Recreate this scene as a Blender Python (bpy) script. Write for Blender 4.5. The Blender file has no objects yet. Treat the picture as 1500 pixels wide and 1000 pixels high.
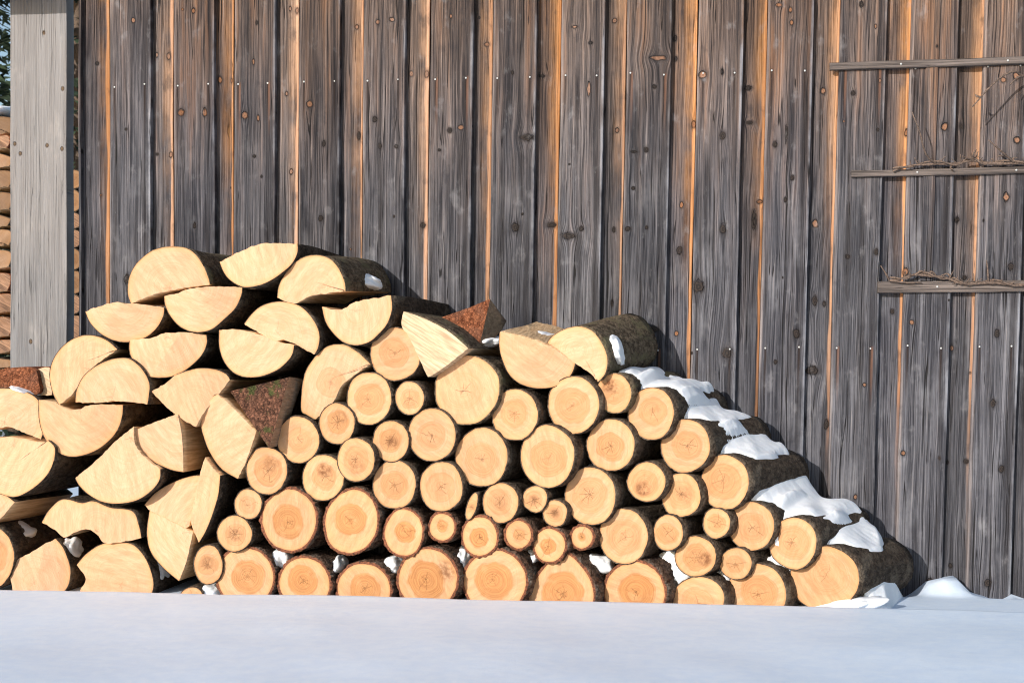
import bpy, bmesh, math, random
import numpy as np
from mathutils import Vector, Matrix, noise as mn

random.seed(11)
S = bpy.context.scene
C = S.collection
R = math.radians

# ------------------------------------------------------------------ camera frame
F = 2200.0                      # focal length in photo pixels (1500 wide)
YAW = math.atan(260 / F)
CAM = Vector((0.0, -5.6, 0.754))
CY = 540.0
FW = Vector((-math.sin(YAW), math.cos(YAW), 0))
RT = Vector((math.cos(YAW), math.sin(YAW), 0))
UP = Vector((0, 0, 1))
LOGY = -0.535                    # plane of the log ends; the barn wall is Y = 0

def ray(x, y):
    return FW + RT * ((x - 750) / F) - UP * ((y - CY) / F)
def P(x, y, Y=0.0):             # point of the vertical plane at depth Y seen at (x, y) of the photograph
    d = ray(x, y)
    return CAM + d * ((Y - CAM.y) / d.y)
def Pn(x, y, c, n):             # same, on the plane through c with normal n
    d = ray(x, y)
    return CAM + d * ((c - CAM).dot(n) / d.dot(n))

# ------------------------------------------------------------------ node helper
class V:
    def __init__(s, t, o): s.t = t; s.o = o
    def _m(s, op, *a, clamp=False):
        n = s.t.nodes.new('ShaderNodeMath'); n.operation = op; n.use_clamp = clamp
        for i, v in enumerate((s,) + a): 
            if isinstance(v, V): s.t.links.new(v.o, n.inputs[i])
            else: n.inputs[i].default_value = v
        return V(s.t, n.outputs[0])
    def __add__(s, b): return s._m('ADD', b)
    def __sub__(s, b): return s._m('SUBTRACT', b)
    def __mul__(s, b): return s._m('MULTIPLY', b)
    def __truediv__(s, b): return s._m('DIVIDE', b)
    __radd__ = __add__; __rmul__ = __mul__
    def rsub(s, b): return (s * -1.0) + b
    def sin(s): return s._m('SINE')
    def abs(s): return s._m('ABSOLUTE')
    def sqrt(s): return s._m('SQRT')
    def pow(s, b): return s._m('POWER', b)
    def frac(s): return s._m('FRACT')
    def floor(s): return s._m('FLOOR')
    def min(s, b): return s._m('MINIMUM', b)
    def max(s, b): return s._m('MAXIMUM', b)
    def atan2(s, b): return s._m('ARCTAN2', b)
    def sat(s): return s._m('MULTIPLY', 1.0, clamp=True)
    def step(s, a, b):          # smoothstep a..b
        n = s.t.nodes.new('ShaderNodeMapRange'); n.interpolation_type = 'SMOOTHSTEP'
        s.t.links.new(s.o, n.inputs['Value'])
        for nm, v in (('From Min', a), ('From Max', b)):
            if isinstance(v, V): s.t.links.new(v.o, n.inputs[nm])
            else: n.inputs[nm].default_value = v
        return V(s.t, n.outputs[0])

def link(t, v, sock):
    if isinstance(v, V): t.links.new(v.o, sock)
    elif isinstance(v, tuple): sock.default_value = (*v, 1)[:4] if len(v) == 3 and sock.type == 'RGBA' else v
    else: sock.default_value = v

def mix(t, f, a, b):
    n = t.nodes.new('ShaderNodeMix'); n.data_type = 'RGBA'
    link(t, f, n.inputs[0]); link(t, a, n.inputs[6]); link(t, b, n.inputs[7])
    return V(t, n.outputs[2])
def comb(t, x, y, z):
    n = t.nodes.new('ShaderNodeCombineXYZ')
    for i, v in enumerate((x, y, z)): link(t, v, n.inputs[i])
    return V(t, n.outputs[0])
def noi(t, vec, scale=1.0, det=2.0, rough=0.5, dist=0.0):
    n = t.nodes.new('ShaderNodeTexNoise'); n.inputs['Scale'].default_value = scale
    n.inputs['Detail'].default_value = det; n.inputs['Roughness'].default_value = rough
    n.inputs['Distortion'].default_value = dist
    t.links.new(vec.o, n.inputs['Vector'])
    return V(t, n.outputs[0])
def voro(t, vec, scale=1.0, feat='F1', out=0):
    n = t.nodes.new('ShaderNodeTexVoronoi'); n.feature = feat; n.inputs['Scale'].default_value = scale
    t.links.new(vec.o, n.inputs['Vector'])
    return V(t, n.outputs[out])
def mat(name):
    m = bpy.data.materials.new(name); m.use_nodes = True
    t = m.node_tree; b = t.nodes['Principled BSDF']
    tc = t.nodes.new('ShaderNodeTexCoord')
    return m, t, b, V(t, tc.outputs['Object'])
def sep(t, v):
    n = t.nodes.new('ShaderNodeSeparateXYZ'); t.links.new(v.o, n.inputs[0])
    return [V(t, n.outputs[i]) for i in range(3)]
def bump(t, b, h, dist=0.002, strength=1.0):
    n = t.nodes.new('ShaderNodeBump'); n.inputs['Distance'].default_value = dist
    n.inputs['Strength'].default_value = strength
    t.links.new(h.o, n.inputs['Height']); t.links.new(n.outputs[0], b.inputs['Normal'])
def oprop(t, name):
    n = t.nodes.new('ShaderNodeAttribute'); n.attribute_type = 'OBJECT'; n.attribute_name = name
    return V(t, n.outputs['Fac'])
def gattr(t, name):
    n = t.nodes.new('ShaderNodeAttribute'); n.attribute_type = 'GEOMETRY'; n.attribute_name = name
    return V(t, n.outputs['Fac'])

# ------------------------------------------------------------------ materials
def make_cut():
    m, t, b, P_ = mat('sawn_end_grain')
    x, y, z = sep(t, P_)
    seed = oprop(t, 'seed')
    pv = comb(t, x, seed, z)
    w1 = noi(t, pv, 9, 2) - 0.5
    w2 = noi(t, pv, 32, 2) - 0.5
    r = (x * x + z * z).sqrt() * (w1 * 0.55 + 1.0) + w2 * 0.006
    th = z.atan2(x)
    # growth rings of uneven width
    rings = noi(t, comb(t, r * 330.0, seed, th * 0.3), 1, 3, 0.75)
    rings2 = noi(t, comb(t, r * 95.0, seed + 3.0, 0.0), 1, 1)
    # saw marks across the face
    ang = oprop(t, 'ang')
    ca = ang._m('COSINE'); sa = ang.sin()
    u = x * ca + z * sa; v = z * ca - x * sa
    saw = noi(t, comb(t, u * 320.0, seed, v * 11.0), 1, 3, 0.65)
    saw2 = noi(t, comb(t, u * 55.0, seed + 5.0, v * 13.0), 1, 5, 0.72)
    blot = noi(t, pv, 22, 4, 0.6)
    rim = gattr(t, 'rim')
    col = mix(t, saw2.step(0.3, 0.72), (0.56, 0.322, 0.175), (0.70, 0.437, 0.268))
    col = mix(t, oprop(t, 'orange'), col, mix(t, saw2.step(0.3, 0.72), (0.48, 0.236, 0.094), (0.65, 0.368, 0.166)))
    col = mix(t, rings.step(0.45, 0.66) * 0.36, col, (0.52, 0.245, 0.10))
    col = mix(t, rings2.step(0.5, 0.75) * 0.20, col, (0.60, 0.32, 0.14))
    # heartwood
    hr = oprop(t, 'heart_radius'); hs = oprop(t, 'heart')
    hm = (r + w2 * 0.016).step(hr * 1.08, hr * 0.92) * (hs * 1.15).min(1.0)
    heartc = mix(t, rings.step(0.35, 0.68), (0.55, 0.255, 0.080), (0.38, 0.150, 0.042))
    col = mix(t, hm, col, heartc)
    # a thin darker boundary line round the heart
    hl = (r - hr).abs().step(0.003, 0.0003) * hs.step(0.05, 0.3) * blot.step(0.35, 0.6) * 0.5
    col = mix(t, hl, col, (0.42, 0.21, 0.09))
    # decayed brown blotches
    rot = oprop(t, 'rot'); rx = oprop(t, 'rot_x'); rz = oprop(t, 'rot_z')
    dr = ((x - rx) * (x - rx) + (z - rz) * (z - rz)).sqrt()
    rn = noi(t, pv, 60, 4, 0.7)
    rm = (dr + (rn - 0.5) * 0.03).step(hr * 0.8, hr * 0.3) * rot
    col = mix(t, rm * rn.step(0.3, 0.62), col, (0.17, 0.058, 0.018))
    # grain-dirt flecks
    col = mix(t, noi(t, comb(t, u * 130.0, seed + 9.0, v * 34.0), 1, 4, 0.8).step(0.55, 0.72) * 0.5, col, (0.50, 0.24, 0.09))
    col = mix(t, blot.step(0.52, 0.74) * (hs * 0.9 + 0.12).min(0.5), col, (0.62, 0.34, 0.15))
    col = mix(t, noi(t, pv, 120, 2).step(0.70, 0.78) * 0.5, col, (0.33, 0.17, 0.08))
    # radial drying checks
    tn = th * (9.0 / 6.2831853) + (noi(t, comb(t, r * 34.0, seed, th), 1, 2) - 0.5) * 1.5 + seed
    cid = noi(t, comb(t, tn.floor() * 7.3, seed, 1.0), 1, 0)
    cw = ((tn.frac() - 0.5).abs() * r * 0.70)
    lim = (cid - 0.36).max(0.0) * 0.13
    crack = cw.step(0.00075, 0.0002) * r.step(lim, lim * 0.6) * (oprop(t, 'check') + 0.12)
    col = mix(t, crack * 0.6, col, (0.16, 0.075, 0.03))
    # inner bark stain along the rim
    rimn = noi(t, pv, 40, 3)
    col = mix(t, (rim + (rimn - 0.5) * 0.008).step(0.007, 0.0008) * 0.72, col, (0.47, 0.20, 0.07))
    col = mix(t, (rim + (rimn - 0.5) * 0.02).step(0.028, 0.004) * 0.30, col, (0.70, 0.36, 0.13))
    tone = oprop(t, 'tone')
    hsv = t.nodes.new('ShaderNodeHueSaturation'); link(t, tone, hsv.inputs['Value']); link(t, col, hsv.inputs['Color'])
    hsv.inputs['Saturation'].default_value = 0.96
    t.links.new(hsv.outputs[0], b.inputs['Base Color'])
    b.inputs['Roughness'].default_value = 0.75
    b.inputs['Specular IOR Level'].default_value = 0.25
    bump(t, b, saw * 0.6 + saw2 * 1.2 + blot * 0.7 - crack * 2.0, 0.0016, 0.8)
    return m

def make_split(name='split_wood', a=(0.50, 0.30, 0.15), c=(0.78, 0.54, 0.31), across=False):
    m, t, b, P_ = mat(name)
    x, y, z = sep(t, P_)
    # the fibre runs along the log (local y)
    if across: u = x * 0.85 - z * 0.53; v = x * 0.53 + z * 0.85; x = u * 0.07; z = v
    g = noi(t, comb(t, x * 130.0, y * 5.0, z * 130.0), 1, 4, 0.65)
    g2 = noi(t, comb(t, x * 40.0, y * 3.0, z * 40.0), 1, 3)
    col = mix(t, g.step(0.3, 0.7), a, c)
    col = mix(t, g2.step(0.52, 0.75) * 0.5, col, (0.36, 0.18, 0.08))
    t.links.new(col.o, b.inputs['Base Color']); b.inputs['Roughness'].default_value = 0.8
    bump(t, b, g + g2 * 1.5, 0.004, 1.0)
    return m

def make_bark(name, dark, light, flake, sc=1.0, depth=0.005, moss=0.0, mossc=(0.09, 0.11, 0.03)):
    m, t, b, P_ = mat(name)
    x, y, z = sep(t, P_)
    pv = comb(t, x, y * 0.6, z)
    n1 = noi(t, pv, 55 * sc, 5, 0.7)
    n2 = noi(t, pv, 14 * sc, 3)
    vo = voro(t, comb(t, x + (n1 - 0.5) * 0.03, y * 0.3, z + (n2 - 0.5) * 0.03), 75 * sc, 'DISTANCE_TO_EDGE')
    vd = noi(t, pv, 190 * sc, 2)
    col = mix(t, n1.step(0.32, 0.7), dark, light)
    col = mix(t, n2.step(0.5, 0.68) * 0.8, col, flake)
    col = mix(t, vo.step(0.07, 0.0) * n1.step(0.62, 0.42) * 0.6, col, tuple(c * 0.35 for c in dark))
    col = mix(t, vd.step(0.63, 0.75) * 0.6, col, tuple(min(1, c * 2.4) for c in light))
    if moss > 0:
        mm = noi(t, pv, 17, 4, 0.65)
        col = mix(t, mm.step(0.62 - moss * 0.3, 0.72 - moss * 0.25), col, mossc)
    t.links.new(col.o, b.inputs['Base Color']); b.inputs['Roughness'].default_value = 0.92
    b.inputs['Specular IOR Level'].default_value = 0.15
    bump(t, b, n1 * 1.4 + vo.min(0.2) * 3.0 + vd * 0.5, depth, 1.0)
    return m

def make_snow(name, big=True):
    m, t, b, P_ = mat(name)
    n1 = noi(t, P_, 260, 3, 0.7)
    n2 = noi(t, P_, 22, 4, 0.6)
    x, y, z = sep(t, P_)
    n3 = noi(t, comb(t, x * 6.0, y * 22.0, z * 6.0), 1, 3, 0.6)
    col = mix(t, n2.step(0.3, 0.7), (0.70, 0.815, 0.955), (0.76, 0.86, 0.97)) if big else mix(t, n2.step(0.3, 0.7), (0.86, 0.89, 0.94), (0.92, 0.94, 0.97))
    t.links.new(col.o, b.inputs['Base Color']); b.inputs['Roughness'].default_value = 0.55
    b.inputs['Specular IOR Level'].default_value = 0.3
    b.inputs['Subsurface Weight'].default_value = 0.0 if big else 0.15
    b.inputs['Subsurface Radius'].default_value = (0.02, 0.025, 0.03)
    b.inputs['Subsurface Scale'].default_value = 0.4
    bump(t, b, n1 * 0.35 + n2 * 1.0 + n3 * 0.5, 0.0014 if big else 0.0035, 0.7)
    return m

def make_knot_group():
    g = bpy.data.node_groups.new('knot_field', 'ShaderNodeTree')
    for nm in ('X', 'Z', 'CX', 'CZ', 'RX', 'RZ'): g.interface.new_socket(nm, in_out='INPUT', socket_type='NodeSocketFloat')
    for nm in ('D', 'Warp'): g.interface.new_socket(nm, in_out='OUTPUT', socket_type='NodeSocketFloat')
    i = g.nodes.new('NodeGroupInput'); o = g.nodes.new('NodeGroupOutput')
    x, z, cx, cz, rx, rz = [V(g, i.outputs[k]) for k in range(6)]
    dx = x - cx; dz = z - cz
    a = dx / rx; c = dz / rz
    d = (a * a + c * c).sqrt()
    c2 = c * 0.42; a2 = a * 0.85
    w = dx / ((a2 * a2 + c2 * c2) * 0.9 + 1.0)
    g.links.new(d.o, o.inputs[0]); g.links.new(w.o, o.inputs[1])
    return g
KG = make_knot_group()

def board_material(name, knots, half, seed, kind, warm, nails):
    """weathered spruce board; local x across, z up (world height). knots: (cx, cz, rx, rz, type)"""
    m, t, b, P_ = mat(name)
    x, y, z = sep(t, P_)
    xs, dark, orng = x, None, None
    pert = noi(t, comb(t, x * 60.0, float(seed), z * 60.0), 1, 2) - 0.5
    for (cx, cz, rx, rz, ty) in knots:
        n = t.nodes.new('ShaderNodeGroup'); n.node_tree = KG
        t.links.new(x.o, n.inputs[0]); t.links.new(z.o, n.inputs[1])
        for k, v in enumerate((cx, cz, rx, rz)): n.inputs[k + 2].default_value = v
        d = V(t, n.outputs[0]); xs = xs - V(t, n.outputs[1])
        if ty == 0: dark = d if dark is None else dark.min(d)
        else: orng = d if orng is None else orng.min(d)
    sd = float(seed)
    xw = xs + (noi(t, comb(t, x * 7.0, sd, z * 2.2), 1, 2) - 0.5) * 0.016
    g1 = noi(t, comb(t, xw * 300.0, sd, z * 2.6), 1, 4, 0.8)
    g2 = noi(t, comb(t, xw * 120.0, sd + 4, z * 2.0), 1, 3, 0.65)
    g3 = noi(t, comb(t, xw * 26.0, sd + 8, z * 1.3), 1, 3, 0.6)
    g4 = noi(t, comb(t, x * 9.0, sd + 12, z * 4.0), 1, 4, 0.6)
    g0 = noi(t, comb(t, x * 300.0, sd + 30, z * 40.0), 1, 3, 0.7)
    gx = g1 * 0.48 + g2 * 0.34 + g3 * 0.30      # mean about .56
    grey = mix(t, gx.step(0.44, 0.71), (0.0105, 0.011, 0.0155), (0.150, 0.148, 0.166))
    grey = mix(t, g4.step(0.5, 0.75) * 0.35, grey, (0.26, 0.26, 0.28))
    grey = mix(t, g4.step(0.46, 0.25) * 0.5, grey, (0.045, 0.046, 0.055))
    brown = mix(t, gx.step(0.44, 0.71), (0.018, 0.0125, 0.0115), (0.225, 0.155, 0.120))
    red = mix(t, g2.step(0.35, 0.68), (0.085, 0.038, 0.018), (0.30, 0.150, 0.075))
    brown = mix(t, g3.step(0.52, 0.70) * 0.6, brown, red)
    # eaves keep the top of the wall warm brown, rain greys the lower part
    tz = (z + (g3 - 0.5) * 1.0 + (g4 - 0.5) * 0.55 + warm).step(1.18, 2.45)
    col = mix(t, tz, grey, brown)
    pale = g2.step(0.60, 0.72) * g3.step(0.42, 0.6)
    col = mix(t, pale * 0.55, col, (0.36, 0.315, 0.29))
    fine = g1.step(0.66, 0.80)
    col = mix(t, fine * 0.35, col, (0.34, 0.315, 0.305))
    stain = noi(t, comb(t, x * 22.0, sd + 40, z * 1.1), 1, 4, 0.65)
    col = mix(t, stain.step(0.50, 0.68) * 0.68, col, (0.022, 0.019, 0.020))
    crk = noi(t, comb(t, xw * 75.0, sd + 50, z * 0.9), 1, 1, 0.4)
    crk = (crk - 0.5).abs().step(0.012, 0.003) * g3.step(0.42, 0.50)
    col = mix(t, crk * 0.9, col, (0.008, 0.007, 0.007))
    dline = noi(t, comb(t, xw * 210.0, sd + 21, z * 1.6), 1, 2, 0.6).step(0.66, 0.74)
    col = mix(t, dline * 0.6, col, (0.025, 0.02, 0.02))
    if kind == 'narrow':
        # fresh orange wood kept dry at the sheltered edge
        e = x.rsub(half)           # distance from the right edge
        ww = (noi(t, comb(t, 0.0, sd, z * 3.0), 1, 2) - 0.5) * 0.03 + random.uniform(0.009, 0.0175)
        mo = e.step(ww, ww * 0.6) * (z + (g4 - 0.5) * 0.8).step(0.35 - warm * 0.8, 1.25 - warm * 0.6)
        oc = mix(t, g2.step(0.3, 0.7), (0.38, 0.19, 0.10), (0.55, 0.315, 0.19))
        col = mix(t, mo * 0.96, col, oc)
        band = (e + (g3 - 0.5) * 0.05).step(0.055, 0.02) * z.step(0.95, 1.9) * (warm + 0.75)
        col = mix(t, band * g4.step(0.3, 0.65) * 0.6, col, mix(t, g1.step(0.3, 0.7), (0.33, 0.15, 0.06), (0.58, 0.33, 0.17)))
        low = e.step(0.007, 0.002) * 0.6 * g4.step(0.4, 0.6)
        col = mix(t, low, col, (0.33, 0.15, 0.08))
    elif kind == 'wide':
        e = x.rsub(half)
        pe = e.step(0.013, 0.004) * g4.step(0.42, 0.66) * 0.55
        col = mix(t, pe, col, (0.30, 0.31, 0.35))
        dk = (e - 0.024 + (g3 - 0.5) * 0.03).abs().step(0.016, 0.002) * stain.step(0.30, 0.55) * 0.6  # stain band that also paints in the shading of a cupped board
        col = mix(t, dk, col, (0.016, 0.014, 0.016))
        e2 = x + half
        col = mix(t, e2.step(0.012, 0.002) * g3.step(0.35, 0.6) * 0.4, col, (0.36, 0.30, 0.28))
    # rust-black weeping below the nails
    for (nx, nz) in nails:
        sx = (x - nx + (g4 - 0.5) * 0.004).abs().step(0.0065, 0.001)
        sz = (z - nz).step(0.012, -0.002) * (z - nz).step(-0.24, -0.03)
        col = mix(t, sx * sz * 0.85, col, (0.022, 0.014, 0.012))
        if seed % 3 == 0:
            sx2 = (x - nx - 0.006).abs().step(0.006, 0.002)
            col = mix(t, sx2 * sz * 0.3, col, (0.32, 0.14, 0.07))
    col = mix(t, g0.step(0.62, 0.74) * 0.22, col, (0.32, 0.31, 0.32))
    col = mix(t, g0.step(0.44, 0.30) * 0.25, col, (0.02, 0.018, 0.02))
    h = g1 * 1.0 + g2 * 1.0 + g0 * 0.5 - dline * 1.2 - crk * 2.5
    for d, ty in ((dark, 0), (orng, 1)):
        if d is None: continue
        dp = d + pert * 1.1
        halo = dp.step(2.4, 0.95)
        col = mix(t, halo * g1.step(0.25, 0.6) * (0.7 if ty == 0 else 0.6), col, (0.03, 0.026, 0.026))
        core = dp.step(1.06, 0.82)
        rg = (d * 11.0 + pert * 9.0).sin() * 0.5 + 0.5
        if ty == 0: cc = mix(t, rg * 0.3, (0.012, 0.010, 0.010), (0.085, 0.062, 0.05))
        else: cc = mix(t, rg * 0.5, (0.23, 0.12, 0.072), (0.07, 0.036, 0.024))
        col = mix(t, core, col, cc)
        rim_ = (dp - 1.02).abs().step(0.26, 0.04) * g4.step(0.30, 0.62)
        col = mix(t, rim_ * 0.7, col, (0.014, 0.010, 0.009))
        h = h - rim_ * 3.0
    if kind == 'post':
        col = mix(t, gx.step(0.38, 0.74), (0.10, 0.10, 0.105), (0.25, 0.252, 0.262))
        col = mix(t, stain.step(0.50, 0.70) * 0.45, col, (0.16, 0.145, 0.14)); col = mix(t, g4.step(0.55, 0.75) * 0.5, col, (0.40, 0.375, 0.35))
        tz2 = (z + (g4 - 0.5)).step(0.5, 1.5)
        col = mix(t, tz2 * 0.25, col, (0.36, 0.31, 0.27))
        if orng is not None:
            dp = orng + pert * 0.5
            col = mix(t, dp.step(1.5, 0.6), col, (0.12, 0.08, 0.05))
        ck = (xw - 0.012 + (g4 - 0.5) * 0.004).abs().step(0.0022, 0.0006) * z.step(1.0, 0.7)
        col = mix(t, ck * 0.8, col, (0.05, 0.045, 0.045)); h = h - ck * 3.0
    if name == 'weathered_lath':
        col = mix(t, gx.step(0.44, 0.70), (0.035, 0.029, 0.027), (0.21, 0.175, 0.16))
    if kind in ('wide', 'narrow'):
        blot = noi(t, comb(t, x * 16.0, sd + 60, z * 9.0), 1, 4, 0.6)
        col = mix(t, blot.step(0.58, 0.74) * 0.28, col, (0.30, 0.295, 0.31))
        col = mix(t, blot.step(0.42, 0.28) * 0.45, col, (0.020, 0.020, 0.025))
        hv = t.nodes.new('ShaderNodeHueSaturation'); link(t, col, hv.inputs['Color'])
        hv.inputs['Value'].default_value = random.uniform(0.78, 1.22); hv.inputs['Saturation'].default_value = random.uniform(.85, 1.15)
        col = V(t, hv.outputs[0])
    t.links.new(col.o, b.inputs['Base Color'])
    b.inputs['Roughness'].default_value = 0.82
    b.inputs['Specular IOR Level'].default_value = 0.2
    bump(t, b, h, 0.0022, 1.0)
    return m

def plain(name, c, rough=0.7, metal=0.0, sc=80.0, var=0.35):
    m, t, b, P_ = mat(name)
    n = noi(t, P_, sc, 4, 0.6)
    t.links.new(mix(t, n.step(0.3, 0.7), tuple(k * (1 - var) for k in c), tuple(min(1, k * (1 + var)) for k in c)).o, b.inputs['Base Color'])
    b.inputs['Roughness'].default_value = rough; b.inputs['Metallic'].default_value = metal
    bump(t, b, n, 0.002, 0.5)
    return m

M_CUT = make_cut()
M_SPLIT = make_split()
M_PALE = make_split('weathered_split_wood', (0.36, 0.25, 0.15), (0.68, 0.51, 0.33), True)
M_STACK = make_split('shaded_stacked_wood', (0.09, 0.045, 0.025), (0.36, 0.20, 0.115), True)  # darker split wood: the shade behind the post put into its colour
M_SHADESPLIT = make_split('shaded_split_wood', (0.16, 0.11, 0.07), (0.30, 0.22, 0.15))  # darkened split wood: shade on faces turned from the sun, put into colour
M_BARK = make_bark('thin_grey_brown_bark', (0.045, 0.032, 0.024), (0.125, 0.092, 0.066), (0.17, 0.135, 0.10))
M_THICK = make_bark('thick_scaly_bark', (0.05, 0.028, 0.02), (0.20, 0.125, 0.085), (0.21, 0.19, 0.16), 0.8, 0.009)
M_RED = make_bark('red_brown_inner_bark', (0.13, 0.040, 0.018), (0.36, 0.135, 0.065), (0.20, 0.085, 0.05), 1.1, 0.006)
M_MOSS = make_bark('mossy_bark', (0.06, 0.043, 0.028), (0.24, 0.18, 0.12), (0.17, 0.14, 0.09), 1.0, 0.005, 0.36, (0.165, 0.14, 0.08))
M_MOSSRED = make_bark('mossy_red_bark', (0.06, 0.028, 0.018), (0.26, 0.12, 0.075), (0.11, 0.06, 0.04), 1.0, 0.009, 0.30, (0.075, 0.082, 0.028))
M_RIM = plain('rust_bark_edge', (0.15, 0.052, 0.024), 0.9, 0, 140, 0.6)
M_SNOW = make_snow('snow_ground', True)
M_SNOW2 = make_snow('snow_lumps', False)
M_NAIL = plain('zinc_nail_head', (0.42, 0.43, 0.43), 0.6, 0.2, 50, 0.3)
M_DARK = plain('interior_shade_backing', (0.02, 0.02, 0.022), 0.9)  # near-black, stands in for the shade inside the barn
M_TWIG = plain('vine_bark', (0.115, 0.08, 0.062), 0.85, 0, 150, 0.5)
M_LEAF = plain('conifer_needles', (0.030, 0.052, 0.022), 0.8, 0, 5, 0.6)
M_TRUNK = plain('conifer_bark', (0.10, 0.07, 0.05), 0.9)

# ------------------------------------------------------------------ object helpers
def tag(o, label=None, cat=None, group=None, kind=None):
    if label: o['label'] = label
    if cat: o['category'] = cat
    if group: o['group'] = group
    if kind: o['kind'] = kind
    return o
def thing(name, label, cat, loc, group=None):
    o = bpy.data.objects.new(name, None); C.objects.link(o)
    o.location = loc; o.empty_display_size = 0.05
    return tag(o, label, cat, group)
def mesh_obj(name, verts, faces, mats, parent=None, origin=None, midx=None, smooth=True, attr=None):
    origin = Vector(origin) if origin is not None else Vector((0, 0, 0))
    me = bpy.data.meshes.new(name)
    me.from_pydata([tuple(Vector(v) - origin) for v in verts], [], faces)
    for m in (mats if isinstance(mats, (list, tuple)) else [mats]): me.materials.append(m)
    if midx:
        for p, i in zip(me.polygons, midx): p.material_index = i
    if attr:
        a = me.attributes.new('rim', 'FLOAT', 'POINT')
        for i, v in enumerate(attr): a.data[i].value = v
    me.polygons.foreach_set('use_smooth', [smooth] * len(me.polygons))
    me.update()
    o = bpy.data.objects.new(name, me); C.objects.link(o)
    o.location = origin
    if parent:
        o.parent = parent; o.location = origin - parent.location
    return o

# ------------------------------------------------------------------ logs
def smooth_outline(pts):
    """pts (x, y, flag): 0 round bark, 1 corner where bark starts, 2 corner where a split face starts, 3 on a split face."""
    n = len(pts); out = []
    ptf = [(p + (0,))[:3] if len(p) == 2 else p for p in pts]
    run_split = False
    # find the state before the first point
    for p in reversed(ptf):
        if p[2] in (1, 2): run_split = p[2] == 2; break
    for i in range(n):
        p0, p1, p2, p3 = ptf[i - 1], ptf[i], ptf[(i + 1) % n], ptf[(i + 2) % n]
        if p1[2] in (1, 2): run_split = p1[2] == 2
        a = p1 if p1[2] in (1, 2) else p0
        d = p2 if p2[2] in (1, 2) else p3
        L = math.hypot(p2[0] - p1[0], p2[1] - p1[1]); k = max(2, int(L / 3.2))
        for j in range(k):
            t = j / k
            q = []
            for c in (0, 1):
                q.append(0.5 * (2 * p1[c] + (p2[c] - a[c]) * t + (2 * a[c] - 5 * p1[c] + 4 * p2[c] - d[c]) * t * t + (3 * p1[c] - a[c] - 3 * p2[c] + d[c]) * t ** 3))
            if run_split and 0 < j:
                q[1] += random.uniform(-0.7, 0.7) + 1.1 * mn.noise(Vector((q[0] * .16, q[1] * .16, 7)))
            out.append((q[0], q[1], run_split))
    return out

def skew_at(px):
    xs = [-50, 250, 480, 850, 1050, 1250]; ys = [0.0, 0.01, 0.07, 0.17, 0.25, 0.27]
    return float(np.interp(px, xs, ys))

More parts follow.
